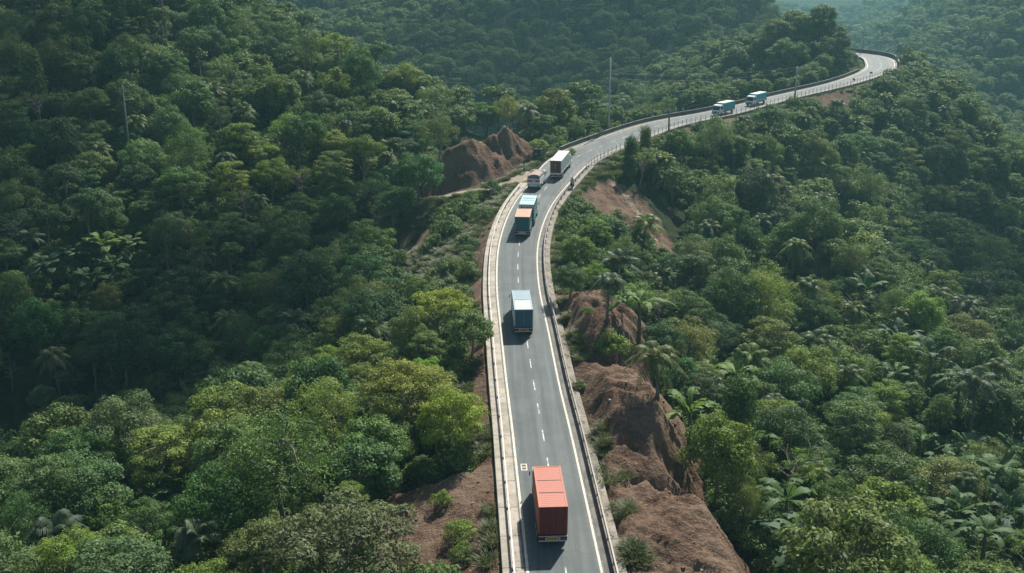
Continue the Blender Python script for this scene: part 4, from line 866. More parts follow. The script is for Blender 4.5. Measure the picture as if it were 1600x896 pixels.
def limbs(m, base, top, tips, r0, g, nside=7):
    h = top[2]-base[2]; mid = base*.5+top*.5+np.array([g.normal(0, .06)*h, g.normal(0, .06)*h, 0])
    m.tube([base-[0, 0, .8], base, mid, top], [r0*1.35, r0, r0*.72, r0*.35], nside)
    for t in tips:
        f = g.uniform(.45, .95); s = base*(1-f)+top*f if f < .5 else mid*(1-(f-.5)*2)+top*(f-.5)*2
        k = s*.45+t*.55+np.array([g.normal(0, .25), g.normal(0, .25), .35]); m.tube([s, k, t], [r0*.34, r0*.2, r0*.07], 5, False)
def tree_parts(kind, g, dens=1., leaf=.30):
    """crown radius about 4.5, height about 10; returns (crown leaves, trunk)"""
    L = Leaves(); M = MB(); B = np.zeros(3)
    if kind == 'round':
        nb = 34; tips = []
        for i in range(nb):
            a = i*2.4+g.uniform(-.4, .4); q = (i+.5)/nb; zz = 1-1.45*q; rr = math.sqrt(max(0, 1-min(1, abs(zz))**2))
            c = np.array([rr*math.cos(a)*3.4, rr*math.sin(a)*3.4, 6.4+zz*3.0])*np.array([1, 1, 1])+g.normal(0, .35, 3); r = g.uniform(1.0, 1.75)
            tips.append(c); blob(L, c, r, int(300*dens*r), leaf, g, g.uniform(.25, .8))
        limbs(M, B, np.array([.3, .2, 7.5]), tips[::3], .30, g)
    elif kind == 'spread':      # wide open crown of separate clumps on visible limbs
        tips = []
        for i in range(30):
            a = i*2.4; q = math.sqrt((i+.5)/30); c = np.array([math.cos(a)*q*4.6, math.sin(a)*q*4.6, 8.6-2.1*q*q+g.normal(0, .45)]); r = g.uniform(.9, 1.5); tips.append(c)
            blob(L, c, r, int(260*dens*r), leaf, g, g.uniform(.3, .85), .6, .7)
        for i in range(9):
            a = i*.7+.3; c = np.array([math.cos(a)*3.3, math.sin(a)*3.3, 5.4+g.normal(0, .5)]); tips.append(c); blob(L, c, g.uniform(.8, 1.2), int(170*dens), leaf, g, .3, .65, .5)
        limbs(M, B, np.array([-.2, .2, 6.6]), tips[::2], .32, g)
    elif kind == 'layered':     # flat tiers
        tips = []
        for tier, (z, R, n) in enumerate(((9.4, 2.2, 8), (7.9, 3.6, 14), (6.2, 4.3, 15), (4.6, 3.6, 9))):
            for i in range(n):
                a = i*2*math.pi/n+tier+g.uniform(-.25, .25); q = R*g.uniform(.45, 1.); c = np.array([math.cos(a)*q, math.sin(a)*q, z+g.normal(0, .22)]); r = g.uniform(.85, 1.4); tips.append(c)
                blob(L, c, r, int(200*dens*r), leaf*1.05, g, g.uniform(.3, .8), .38, .9)
        limbs(M, B, np.array([0, .1, 9.2]), tips[::3], .27, g)
    elif kind == 'airy':        # fine loose foliage, upright
        tips = []
        for i in range(44):
            a = i*2.4; q = math.sqrt((i+.5)/44); z = 4.2+5.6*g.random(); R = 3.6*math.sin(min(1, (z-3.2)/6.8)*math.pi)**.6; c = np.array([math.cos(a)*q*R, math.sin(a)*q*R, z]); tips.append(c); r = g.uniform(.8, 1.3)
            blob(L, c, r, int(210*dens*r), leaf*.8, g, g.uniform(.25, .9), .9, .4, .38)
        limbs(M, B, np.array([.2, 0, 8.8]), tips[::2], .2, g)
    elif kind == 'tall':        # emergent with a long bare trunk
        tips = []
        for i in range(24):
            a = i*2.4; q = math.sqrt((i+.5)/24); c = np.array([math.cos(a)*q*3.2, math.sin(a)*q*3.2, 11.6-1.7*q+g.normal(0, .5)]); r = g.uniform(.9, 1.5); tips.append(c); blob(L, c, r, int(250*dens*r), leaf, g, g.uniform(.25, .75), .62, .6)
        limbs(M, B, np.array([.3, .1, 10.6]), tips[::2], .27, g)
    elif kind == 'sparse':      # half-bare limbs with a few leaf clumps
        tips = []
        for i in range(22):
            a = i*2.4; q = math.sqrt((i+.5)/22); c = np.array([math.cos(a)*q*4.2, math.sin(a)*q*4.2, 9.6-2.6*q+g.normal(0, .9)]); tips.append(c)
            if i % 5 != 0: blob(L, c, g.uniform(.6, 1.15), int(110*dens), leaf*.9, g, g.uniform(.3, .9), .7, .5, .45)
        limbs(M, B, np.array([.5, -.3, 8.0]), tips, .27, g)
    elif kind == 'column':      # trunk hung all over with climbers
        for i in range(38):
            z = 1.+9.5*(i+.5)/38; a = i*2.4; R = 1.6*(1-.4*(z/11)**2); c = np.array([math.cos(a)*R*.7, math.sin(a)*R*.7, z]); blob(L, c, g.uniform(.8, 1.2), int(270*dens), leaf, g, g.uniform(.2, .7), 1.15, .25, .6, 1)
        limbs(M, B, np.array([0, 0, 9.5]), [], .3, g)
    elif kind == 'bamboo':      # arching culms with feathery hanging foliage
        for i in range(30):
            a = i*2.4+g.uniform(-.2, .2); R = g.uniform(1.8, 4.6); hgt = g.uniform(6.5, 9.5); t = np.linspace(0, 1, 9)[:, None]
            p0 = np.array([math.cos(a)*.5, math.sin(a)*.5, 0]); p = p0+np.concatenate([np.cos(a)*R*t**2.2, np.sin(a)*R*t**2.2, hgt*(t*1.25-.42*t**3.2)], 1)
            M.tube(p, np.linspace(.06, .015, 9), 4, False)
            n = int(420*dens); k = g.uniform(.4, 1, n); P = np.stack([np.interp(k, t[:, 0], p[:, j]) for j in range(3)], 1)+g.normal(0, .30, (n, 3)); P[:, 2] -= np.abs(g.normal(0, .35, n))
            V, Q = leaf_quads(P, g.normal(size=(n, 3))+[0, 0, .8], leaf*1.1, g, .26); L.add(V, Q, np.repeat(np.clip(.5+g.normal(0, .2, n), 0, 1), 4))
    return L, M
def frond_geo(L, root, az, el, length, g, pairs=24, w=1.0, droop=1.2, tone=.5, lw=.11):
    t = np.linspace(0, 1, 12); d0 = np.array([math.cos(az)*math.cos(el), math.sin(az)*math.cos(el), math.sin(el)])
    pts = root+t[:, None]*length*d0-np.array([0, 0, 1])*(droop*length*.5*t[:, None]**2.2)
    side = np.array([-math.sin(az), math.cos(az), 0]); tt = np.repeat(np.linspace(.10, .99, pairs), 2); sg = np.tile([1, -1], pairs)
    P = np.stack([np.interp(tt, t, pts[:, j]) for j in range(3)], 1); T = np.stack([np.gradient(pts[:, j], t) for j in range(3)], 1); T = unit(np.stack([np.interp(tt, t, T[:, j]) for j in range(3)], 1))
    ln = w*(np.sin(np.clip(tt*1.05+.12, 0, 1)*math.pi)**.7*.9+.12)*g.uniform(.85, 1.15, len(tt)); Dv = unit(sg[:, None]*side+T*.55-np.array([0, 0, .35])+g.normal(0, .08, (len(tt), 3)))
    e = P+Dv*ln[:, None]-np.array([0, 0, 1])*(.28*ln[:, None]); m = P*.5+e*.5+np.array([0, 0, .12])*ln[:, None]; wv = T*lw
    V = np.stack([P-wv*.4, P+wv*.4, m+wv*.6, m-wv*.6, m-wv*.6, m+wv*.6, e+wv*.12, e-wv*.12], 1).reshape(-1, 3); Q = np.arange(len(V)).reshape(-1, 4)
    L.add(V, Q, np.repeat(np.clip(tone+g.normal(0, .12, len(tt)), 0, 1), 8))
    b = np.stack([np.cross(T0, side) for T0 in unit(np.gradient(pts, axis=0))]); wr = np.linspace(.06, .012, 12)[:, None]
    V2 = np.concatenate([pts+side*wr, pts-side*wr]); Q2 = np.array([(i, i+1, 12+i+1, 12+i) for i in range(11)]); L.add(V2, Q2, .75)
def palm_parts(g, h=8., nf=17, length=3.6, droop=1.25, w=1.0, lean=.6):
    M = MB(); t = np.linspace(0, 1, 8)[:, None]; top = np.array([lean, lean*.4, h]); P = np.concatenate([top[0]*t**1.7, top[1]*t**1.7, h*t-.3*(t == 0)], 1); M.tube(P, np.interp(t[:, 0], [0, .15, 1], [.26, .17, .12]), 7)
    fr = []
    for i in range(nf):
        L = Leaves(); el = 1.2-1.55*(i/nf)+g.uniform(-.12, .12); frond_geo(L, top, i*2.4+g.uniform(-.2, .2), el, length*g.uniform(.85, 1.1), g, 26, w, droop, g.uniform(.3, .8)); fr.append(L)
    return fr, M
def paddle(L, root, az, el, length, w, g, tone, droop=1.0, torn=True, heart=False):
    n, m = 12, 3; t = np.linspace(0, 1, n); d0 = np.array([math.cos(az)*math.cos(el), math.sin(az)*math.cos(el), math.sin(el)]); side = np.array([-math.sin(az), math.cos(az), 0])
    pts = root+t[:, None]*length*d0-np.array([0, 0, 1])*(droop*length*.55*t[:, None]**2.3); T = unit(np.gradient(pts, axis=0)); upv = unit(np.cross(T, side)); upv *= np.sign(upv[:, 2:3]+1e-6)
    st = .16 if not heart else .42
    u = np.clip((t-st)/(1-st), 0, 1); hw = w*(np.sin(np.clip(u*.94+.05, 0, 1)*math.pi)**.55 if not heart else np.sqrt(np.clip(u*1.25+.22, 0, 1))*(1-u**2.2)**.8+.02)*(t >= st-.05)+.03
    for sg in (-1, 1):
        rows = []
        for j in range(m+1):
            q = j/m; rows.append(pts+sg*side*(hw*q)[:, None]*(.95)+upv*(hw*q*(.28-.42*q))[:, None])
        R = np.stack(rows, 1)
        if torn: R[:, -1] += g.normal(0, .05, (n, 3))
        V = R.reshape(-1, 3); Q = []
        for i in range(n-1):
            if torn and g.random() < .18: continue
            for j in range(m): Q.append((i*(m+1)+j, i*(m+1)+j+1, (i+1)*(m+1)+j+1, (i+1)*(m+1)+j))
        L.add(V, np.array(Q), np.clip(tone+g.normal(0, .05, len(V)), 0, 1))
    wr = np.linspace(.05, .015, n)[:, None]; V2 = np.concatenate([pts+side*wr+upv*.01, pts-side*wr+upv*.01]); L.add(V2, np.array([(i, i+1, n+i+1, n+i) for i in range(n-1)]), .95)
def banana_parts(g, h=2.6):
    M = MB(); M.tube([(0, 0, -.3), (0, 0, h*.5), (.05, 0, h)], [.17, .14, .09], 8); fr = []
    for i in range(9):
        L = Leaves(); paddle(L, np.array([.05, 0, h-.1]), i*2.4+g.uniform(-.3, .3), g.uniform(.75, 1.3)-.07*i, g.uniform(2.4, 3.2), g.uniform(.30, .42), g, g.uniform(.3, .8), g.uniform(.5, 1.2)); fr.append(L)
    return fr, M
def bigleaf_parts(g, n=16):
    M = MB(); fr = []; M.tube([(0, 0, -.3), (0, 0, 1.0)], [.2, .14], 7)
    for i in range(n):
        L = Leaves(); paddle(L, np.array([0, 0, .9]), i*2.4+g.uniform(-.3, .3), g.uniform(.5, 1.25)-.03*i, g.uniform(2.6, 3.6), g.uniform(.62, .9), g, g.uniform(.3, .8), g.uniform(.5, .9), False, True); fr.append(L)
    return fr, M
def shrub_parts(g, leaf=.2, n=14, R=1.5, grassy=False):
    L = Leaves(); M = MB(); tips = []
    for i in range(n):
        a = i*2.4; q = math.sqrt((i+.5)/n); c = np.array([math.cos(a)*q*R, math.sin(a)*q*R, .55+1.1*(1-q*q)*g.uniform(.7, 1.3)]); tips.append(c); blob(L, c, g.uniform(.45, .85), int(170*min(1, (.2/leaf)**1.2)*1.3), leaf, g, g.uniform(.2, .8), .8, .5, .5)
    for c in tips[::2]: M.tube([(0, 0, -.3), c*[.5, .5, .6], c], [.05, .035, .012], 5, False)
    return L, M
def fern_parts(g, n=13, length=1.5):
    L = Leaves()
    for i in range(n): frond_geo(L, np.zeros(3), i*2.4, g.uniform(.5, 1.25), length*g.uniform(.7, 1.1), g, 11, .34, 1.0, g.uniform(.3, .8), .10)
    return L
def grass_parts(g, n=220, R=1.0, h=1.0):
    L = Leaves(); a = g.uniform(0, 6.28, n); r = R*np.sqrt(g.random(n)); b = np.stack([r*np.cos(a), r*np.sin(a), np.zeros(n)-.05], 1); d = np.stack([np.cos(a)*r*.5+g.normal(0, .25, n), np.sin(a)*r*.5+g.normal(0, .25, n), g.uniform(.5, 1.1, n)], 1)*h
    s = unit(np.cross(d, [0, 0, 1.]))*.035; m = b+d*.6; e = b+d+np.stack([d[:, 0], d[:, 1], -d[:, 2]*.25], 1)*.5
    V = np.stack([b-s, b+s, m+s, m-s, m-s, m+s, e+s*.1, e-s*.1], 1).reshape(-1, 3); L.add(V, np.arange(len(V)).reshape(-1, 4), np.repeat(g.uniform(.2, .9, n), 8)); return L
# ------------------------------------------------------------------ materials and prototypes
M_LEAF = leaf_mat('tree_leaves', (.112, .176, .046), .32, .64, gloss=.2)
M_PALM = leaf_mat('palm_leaves', (.100, .140, .052), .32, .55, gloss=.3)
M_BAN = leaf_mat('banana_leaves', (.080, .140, .048), .34, .55, gloss=.15)
M_GRASS = leaf_mat('grass_blades', (.105, .130, .045), .35, .6)
M_BARK = paint('bark', (.21, .18, .145), .9, 0, .5, (.05, .05, .04)); M_PBARK = paint('palm_bark', (.16, .14, .115), .9, 0, .4, (.06, .055, .045)); M_STALK = paint('green_stalk', (.10, .12, .05), .7)
TK = ['round', 'round', 'spread', 'spread', 'layered', 'airy', 'tall', 'column', 'sparse', 'bamboo']
NEAR, MID = [], []
for i, kd in enumerate(TK):
    g = np.random.default_rng(100+i); L, M = tree_parts(kd, g, .62 if i == 1 else 1.0, .38 if i == 1 else .27)
    NEAR.append((kd, L.mesh('crown_'+kd, M_LEAF), mesh_np('trunk', np.concatenate(M.v), [M.q, M.t], [M_BARK], True)))
def joined(name, L, M, lm, bm):
    V = np.concatenate(L.V); Q = np.concatenate(L.Q); t = np.concatenate(L.T); n0 = len(V); fl = [Q]; mi = [np.zeros(len(Q))]
    if M is not None and M.v:
        V = np.concatenate([V, np.concatenate(M.v)]); t = np.concatenate([t, np.full(len(V)-n0, .5)])
        if M.q: fl.append(np.array(M.q)+n0); mi.append(np.ones(len(M.q)))
        if M.t: fl.append(np.array(M.t)+n0); mi.append(np.ones(len(M.t)))
    return mesh_np(name, V, fl, [lm, bm], False, np.concatenate(mi), {'tone': np.clip(t, 0, 1)})
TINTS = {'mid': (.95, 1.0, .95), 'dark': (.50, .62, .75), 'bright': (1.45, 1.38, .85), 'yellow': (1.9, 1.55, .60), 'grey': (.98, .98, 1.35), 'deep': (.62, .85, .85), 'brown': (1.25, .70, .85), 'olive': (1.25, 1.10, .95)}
def hidden_coll(name, items):
    c = bpy.data.collections.new(name)
    for i, (me, tint) in enumerate(items):
        o = bpy.data.objects.new('%s_%03d' % (name, i), me); o.color = (*TINTS[tint], 1); c.objects.link(o)
    return c
def scatter(name, label, pts, rot, scl, idx, coll):
    me = bpy.data.meshes.new(name); me.vertices.add(len(pts)); me.vertices.foreach_set('co', np.asarray(pts, np.float32).ravel())
    for nm, arr, ty in (('rot', rot, 'FLOAT'), ('scl', scl, 'FLOAT'), ('idx', idx, 'INT')):
        a = me.attributes.new(nm, ty, 'POINT'); a.data.foreach_set('value', np.asarray(arr, np.float32 if ty == 'FLOAT' else np.int32))
    o = link(name, me); tag(o, label, kind='stuff')
    ng = bpy.data.node_groups.new(name+'_spread', 'GeometryNodeTree'); ng.interface.new_socket('Geometry', in_out='INPUT', socket_type='NodeSocketGeometry'); ng.interface.new_socket('Geometry', in_out='OUTPUT', socket_type='NodeSocketGeometry')
    N = ng.nodes.new; gi = N('NodeGroupInput'); go = N('NodeGroupOutput'); ip = N('GeometryNodeInstanceOnPoints'); ci = N('GeometryNodeCollectionInfo'); ci.inputs['Collection'].default_value = coll; ci.inputs['Separate Children'].default_value = True; ci.inputs['Reset Children'].default_value = True
    def na(n_, t):
        k_ = N('GeometryNodeInputNamedAttribute'); k_.data_type = t; k_.inputs['Name'].default_value = n_; return [s for s in k_.outputs if s.enabled][0]
    cx = N('ShaderNodeCombineXYZ'); l_ = ng.links.new; l_(gi.outputs[0], ip.inputs['Points']); l_(ci.outputs[0], ip.inputs['Instance']); ip.inputs['Pick Instance'].default_value = True
    l_(na('idx', 'INT'), ip.inputs['Instance Index']); l_(na('rot', 'FLOAT'), cx.inputs[2]); l_(cx.outputs[0], ip.inputs['Rotation']); l_(na('scl', 'FLOAT'), ip.inputs['Scale']); l_(ip.outputs[0], go.inputs[0])
    m = o.modifiers.new('spread', 'NODES'); m.node_group = ng; return o
# ------------------------------------------------------------------ where everything grows
def frustum(P, mx=.10):
    X, Y, d = project(P); return (d > 30) & (X > -1600*mx) & (X < 1600*(1+mx)) & (Y > -70) & (Y < 1060)
def seen(P, clear=2.):
    """is the straight line from the camera to P above the ground"""
    ok = np.ones(len(P), bool)
    for f in np.linspace(.35, .975, 40):
        q = CAM+(P-CAM)*f; ok &= q[:, 2] > gz(q[:, :2])-clear
    return ok
g = np.random.default_rng(77)
def grid(x0, x1, y0, y1, st):
    X, Y = np.meshgrid(np.arange(x0, x1, st), np.arange(y0, y1, st*.87)); X = X+(np.arange(X.shape[0])[:, None] % 2)*st*.5
    P = np.stack([X.ravel(), Y.ravel()], 1); return P+g.uniform(-.33, .33, P.shape)*st
def usable(P, gap):
    S, L, Z, W = road_coords(P); e = np.where(S > 0, W+RSH, W+LSH); side = np.abs(S)-e
    return (side > gap) & (gattr(soil_, P) < .25) & (gattr(track_, P) < .15), side, S, L
# hand-placed ones first: (picture x, y of the middle of the crown, radius, kind, tint, label)
HERO = [(538,842,6.2,'spread','grey','big grey-green spreading tree at the bottom, left of the dirt patch'), (640,600,5.2,'spread','bright','large bright green tree on visible limbs left of the road, level with the painted box'),
 (706,652,3.4,'round','yellow','yellow-green bushy tree right beside the dirt strip, left of the road'), (690,475,4.2,'spread','yellow','yellow-green tree left of the road, level with the navy-doored truck'), (570,545,4.4,'spread','bright','bright green tree behind the large limbed tree left of the road'),
 (735,515,3.0,'round','mid','leafy tree at the verge left of the road, next to the navy-doored truck'), (440,700,6.0,'airy','olive','broad olive-green feathery tree in the middle of the left slope'), (350,790,4.0,'round','deep','dark glossy tree low on the left slope, beside the purple bush'),
 (328,722,2.8,'round','brown','purple-brown leafy tree standing alone among green ones on the left slope'), (250,700,4.6,'layered','bright','bright flat-topped tree at the edge of the dark left gully'), (510,640,4.2,'airy','bright','light fine-leaved tree left of the large limbed tree'),
 (300,620,5.2,'bamboo','olive','arching feathery bamboo clump at the edge of the dark left gully'), (652,272,5.0,'round','deep','dark climber-covered tree left of the cut earth mound'), (620,288,4.4,'round','deep','rounded climber-hung tree standing just left of the one by the earth mound'),
 (683,200,4.6,'airy','olive','pale feathery tree on the slope above the cut earth mound'), (985,243,2.0,'column','deep','tall narrow climber-covered column of leaves beside the road bend'), (1010,228,1.9,'column','olive','yellowish vine-topped column of leaves right of the narrow climber-covered one'),
 (520,262,5.0,'layered','olive','flat-topped pale tree with bare trunk on the left hillside'), (455,205,5.0,'round','bright','bright dome-shaped tree on the left hillside above the flat-topped pale one'), (545,190,3.6,'round','deep','dark round tree on the left hillside near the ridge'),
 (1258,590,4.6,'round','bright','bright green domed tree in the middle of the right slope'), (1385,745,5.0,'layered','mid','broad dark-green flat-topped tree low on the right slope'), (1330,885,5.6,'round','olive','broad olive-green tree at the bottom edge, right of the earth bank'),
 (1150,650,2.6,'column','deep','vine-draped leafy column right of the middle earth bank'), (1080,525,4.2,'airy','olive','pale feathery tree between two palms on the right slope'), (1190,470,4.0,'round','deep','dark glossy tree on the right slope below the landslip'), (930,360,3.2,'layered','bright','bright flat-crowned tree between the road and the landslip'), (905,395,2.8,'round','bright','bright bushy tree at the right verge of the road below the motorcycle'),
 (890,432,2.4,'round','deep','dark rounded bushy tree at the right verge opposite the navy-doored truck'), (975,395,3.4,'airy','mid','loose mid-green tree below the landslip on the right slope'), (1085,395,4.0,'airy','olive','dusty olive feathery tree under the landslip toe'),
 (1060,590,3.0,'round','deep','small dark tree beside the big drooping palm on the right'), (1240,88,4.8,'round','deep','dark tree on the knoll just left of the hairpin'), (1310,70,4.5,'round','dark','darkest round tree at the knoll edge touching the hairpin'), (1190,120,3.6,'spread','olive','pale bushy tree beside the upper road, behind the oncoming trucks'),
 (1135,130,3.2,'airy','olive','thin pale tree behind the lower oncoming truck'), (1440,110,3.6,'spread','olive','pale spreading tree on the crest right of the hairpin'), (1240,160,2.0,'round','mid','small round tree below the fence near the crossarm pole'.replace('sss','ss')), (790,180,3.2,'airy','bright','light green tree on the slope end behind the cut earth mound'), (840,222,2.4,'spread','bright','bright bushy tree behind the dark parked car'),
 (100,200,4.2,'layered','mid','flat-topped tree left of the pole on the dark left hillside'), (145,225,4.0,'layered','mid','clumped broad-leaved tree below and left of the hillside pole'), (245,215,3.4,'round','mid','round tree with lit top just right of the hillside pole')]
PALM_H = [(1030,562,4.2,4.6,'olive','big palm with drooping grey-green fronds right of the earth banks',1.5,20), (1036,432,2.6,5.5,'mid','upright palm with raised fronds on the right slope',.7,12), (950,452,3.3,5,'grey','old palm with long hanging fronds near the right verge',1.7,18), (380,172,3.6,9,'mid','tall palm standing out on the left hillside',1.1,16), (472,122,3.8,10,'mid','tallest palm near the ridge on the left hillside',1.2,17), (352,250,3.4,10,'grey','drooping palm with a pale trunk in the dark left hillside',1.6,16),
 (90,832,3.4,6,'dark','dark palm at the bottom left corner',1.1,16), (315,832,2.6,6,'grey','grey fan-like palm low on the left slope',1.0,14), (1240,215,3.6,5,'mid','palm under the fence below the upper road',1.2,16), (1320,225,3.2,6,'mid','palm on the slope below the hairpin',1.2,15), (540,62,3.2,8,'dark','dark palm on the left skyline ridge',1.0,14), (1190,345,3.6,7,'grey','grey-green palm in the middle of the right hollow',1.3,15), (1105,600,3.2,5,'mid','palm behind the big drooping palm on the right',1.2,15), (1125,680,3.0,5,'mid','palm behind the lower earth bank on the right',1.2,15)]
BAN_H = [(1475,720,'mid'), (1520,700,'grey'), (1560,740,'mid'), (1500,790,'mid'), (1580,800,'dark'), (1540,840,'mid'), (1590,700,'mid'), (1440,690,'mid'), (1150,590,'bright'), (1120,570,'bright'), (1180,690,'mid'), (1230,790,'mid'), (1260,830,'grey'), (1080,640,'bright'), (1000,480,'bright'), (1110,478,'mid'), (1455,560,'grey'), (1500,600,'mid'), (1410,520,'grey'), (1355,450,'mid'), (1400,590,'mid'), (1330,400,'grey'), (450,590,'mid'), (420,610,'mid')]
BIG_H = [(110,385,'mid'), (160,372,'bright'), (205,372,'olive'), (175,408,'mid'), (70,405,'dark'), (140,430,'dark'), (245,760,'mid'), (285,745,'mid'), (265,790,'olive'), (225,430,'dark')]
taken = []
def place(px, py, up): 
    p = march(px, py, up); return p
def copy_thing(root, loc, rz, sc, color):
    r = root.copy(); COL.objects.link(r); r.location = loc; r.rotation_euler = (random.gauss(0, .03), random.gauss(0, .03), rz); r.scale = sc
    for ch in root.children:
        c = ch.copy(); COL.objects.link(c); c.parent = r; c.color = color
    return r
def tree_root(i, cat='tree', name='tree'):
    kd, cm, tm = NEAR[i]; r = empty(name, (0, 0, 0)); r['category'] = cat; link('trunk', tm, r); link('crown', cm, r); return r
NAMES = {'round': 'broadleaf_tree', 'spread': 'spreading_tree', 'layered': 'flat_topped_tree', 'airy': 'feathery_tree', 'tall': 'tall_tree', 'column': 'climber_covered_tree', 'sparse': 'sparse_tree', 'bamboo': 'bamboo_clump'}
PROTO = {}
used_proto = set()
def put_tree(i, loc, rz, sc, tint, label, group=None, jitter=.07):
    """the first use moves the thing itself, later ones copy it"""
    col = np.array(TINTS[tint])*np.clip(g.normal(1, jitter, 3), .8, 1.2); col = (*col, 1)
    if i not in PROTO:
        r = PROTO[i] = tree_root(i, 'bamboo' if TK[i] == 'bamboo' else 'tree', NAMES[TK[i]]); r.location = loc; r.rotation_euler = (0, 0, rz); r.scale = sc
        for c in r.children: c.color = col
    else: r = copy_thing(PROTO[i], loc, rz, sc, col)
    r['label'] = label
    if group: r['group'] = group
    elif 'group' in r: del r['group']
    return r
hero_ct = {}
CH = {'round': 6.4, 'spread': 7.4, 'layered': 7., 'airy': 7., 'tall': 11., 'column': 6., 'sparse': 7.5, 'bamboo': 6.}
CR = {'round': 4.6, 'spread': 5.2, 'layered': 4.9, 'airy': 4.2, 'tall': 4.2, 'column': 2.3, 'sparse': 4.6, 'bamboo': 4.8}
for px, py, R, kd, tint, lab in HERO:
    s = R/CR[kd]; ids = [i for i, q in enumerate(TK) if q == kd]; hero_ct[kd] = hero_ct.get(kd, -1)+1; i = ids[hero_ct[kd] % len(ids)]
    p = place(px, py, CH[kd]*s); put_tree(i, p-[0, 0, .2], g.uniform(0, 6.28), (s, s, s*g.uniform(.92, 1.05)), tint, lab); taken.append((p[0], p[1], R*.8))
# palms with every frond a part
PALMS = []
for px, py, ln, h, tint, lab, dr, nf in PALM_H:
    gp = np.random.default_rng(px); fr, M = palm_parts(gp, h, nf, ln, dr, 1.0, gp.uniform(-.8, .8)); p = place(px, py, h*.97); r = empty('palm_tree', p, g.uniform(0, 6.28)); tag(r, lab, 'palm tree')
    M.build('trunk', M_PBARK, r, True)
    for L in fr: o = link('frond', L.mesh('frond', M_PALM), r); o.color = (*TINTS[tint], 1)
    taken.append((p[0], p[1], 2.2))
BP = [banana_parts(np.random.default_rng(40+i), 2.4+.4*i) for i in range(3)]; BPM = [([L.mesh('leaf', M_BAN) for L in fr], mesh_np('stem', np.concatenate(M.v), [M.q, M.t], [M_STALK], True)) for fr, M in BP]
BL = [bigleaf_parts(np.random.default_rng(60+i)) for i in range(2)]; BLM = [([L.mesh('leaf', M_BAN) for L in fr], mesh_np('stem', np.concatenate(M.v), [M.q, M.t], [M_STALK], True)) for fr, M in BL]
def where(px, py): return '%d%% across, %d%% down the photo' % (round(px/16), round(py/8.96))
def leafy(name, cat, mods, k, p, sc, tint, label, group):
    ms, st = mods[k % len(mods)]; r = empty(name, p, g.uniform(0, 6.28)); tag(r, label, cat, group); r.scale = (sc,)*3; link('stem', st, r)
    for me in ms: o = link('leaf', me, r); o.color = (*TINTS[tint], 1)
for k, (px, py, tint) in enumerate(BAN_H):
    sc = g.uniform(1.5, 2.0); p = place(px, py, 3.0*sc); leafy('banana_plant', 'banana plant', BPM, k, p, sc, tint, 'banana plant with long arching leaves, '+where(px, py), 'banana plants among the trees'); taken.append((p[0], p[1], 2.6))
for k, (px, py, tint) in enumerate(BIG_H):
    sc = g.uniform(1.2, 1.6); p = place(px, py, 2.2*sc+(3 if px < 240 else 0)); p[2] += (3 if px < 240 else 0); leafy('large_leaf_plant', 'large-leaf plant', BLM, k, p-[0, 0, .0], sc, tint, 'plant with huge broad leaves, '+where(px, py), 'huge-leaved plants on the left slopes'); taken.append((p[0], p[1], 3.2))
# wild growth
cand = []
for (x0, x1, y0, y1, st, rmin, rmax) in ((-75, 80, 56, 150, 5.2, 1.9, 5.2), (-130, 130, 150, 250, 5.7, 2.0, 5.4), (-170, 210, 250, 345, 6.2, 2.3, 5.6), (-260, 330, 345, 480, 7.0, 3.0, 5.2), (-420, 520, 480, 800, 9.5, 3.6, 6.0), (-300, 900, 800, 1500, 19., 6, 10)):
    P = grid(x0, x1, y0, y1, st); P = P[frustum(np.c_[P, gz(P)+6])]; u, side, S, L = usable(P, 4.2); P, side, S = P[u], side[u], S[u]
    R = rmin+(rmax-rmin)*g.random(len(P))**1.35; R = np.minimum(R, np.where(side < 14, 1.3+side*.20, 99)); 
    cand.append(np.c_[P, gz(P), R, side, S])
cand = np.concatenate(cand)
CLEAR = [np.array(q, float) for q in (
 [(625,735),(650,715),(690,720),(690,740)],[(690,212),(740,203),(800,206),(832,240),(850,262),(815,285),(750,306),(690,312),(683,270)], [(690,300),(700,318),(672,392),(626,392),(626,348),(660,322)],
 [(632,735),(660,722),(775,718),(785,896),(700,850),(640,800)], [(640,395),(700,385),(748,330),(768,330),(746,480),(744,600),(752,690),(738,690),(722,600),(735,510),(700,440),(612,442)], [(752,300),(778,300),(765,720),(748,720),(742,420)],
 [(866,458),(935,462),(968,520),(955,562),(1000,575),(1040,640),(1042,745),(1085,765),(1160,896),(960,896)],
 [(905,300),(935,268),(965,262),(1010,285),(1045,318),(1075,352),(1050,356),(990,335),(920,320)],
 [(1343,70),(1375,72),(1412,92),(1405,112),(1360,130),(1300,143),(1250,155),(1100,192),(1040,212),(1025,206),(1060,178),(1200,150),(1300,127),(1343,112)],
 [(884,296),(905,268),(960,238),(1030,206),(1000,194),(900,225),(850,250),(770,330),(740,420),(740,500),(870,500),(852,420),(862,330)])]
def clear_ok(X, Y, rp, f=.8):
    ok = np.ones(len(X), bool)
    for q in CLEAR: ok &= pdist(q, np.stack([X, Y], 1)) > rp*f
    return ok
tk = np.array(taken); keep = np.ones(len(cand), bool)
for x, y, r in taken: keep &= np.hypot(cand[:, 0]-x, cand[:, 1]-y) > r+cand[:, 3]*.45
cand = cand[keep]; top = np.c_[cand[:, :2], cand[:, 2]+cand[:, 3]*2.0]; cand = cand[seen(top, 2.5)]
X, Y, D = project(np.c_[cand[:, :2], cand[:, 2]+cand[:, 3]*1.5]); cand = cand[clear_ok(X, Y, cand[:, 3]*F/D, .85)]
n = len(cand); X, Y, D = project(np.c_[cand[:, :2], cand[:, 2]+cand[:, 3]*1.45])
dk = fbm(cand[:, 0]*.02, cand[:, 1]*.02, 3); 
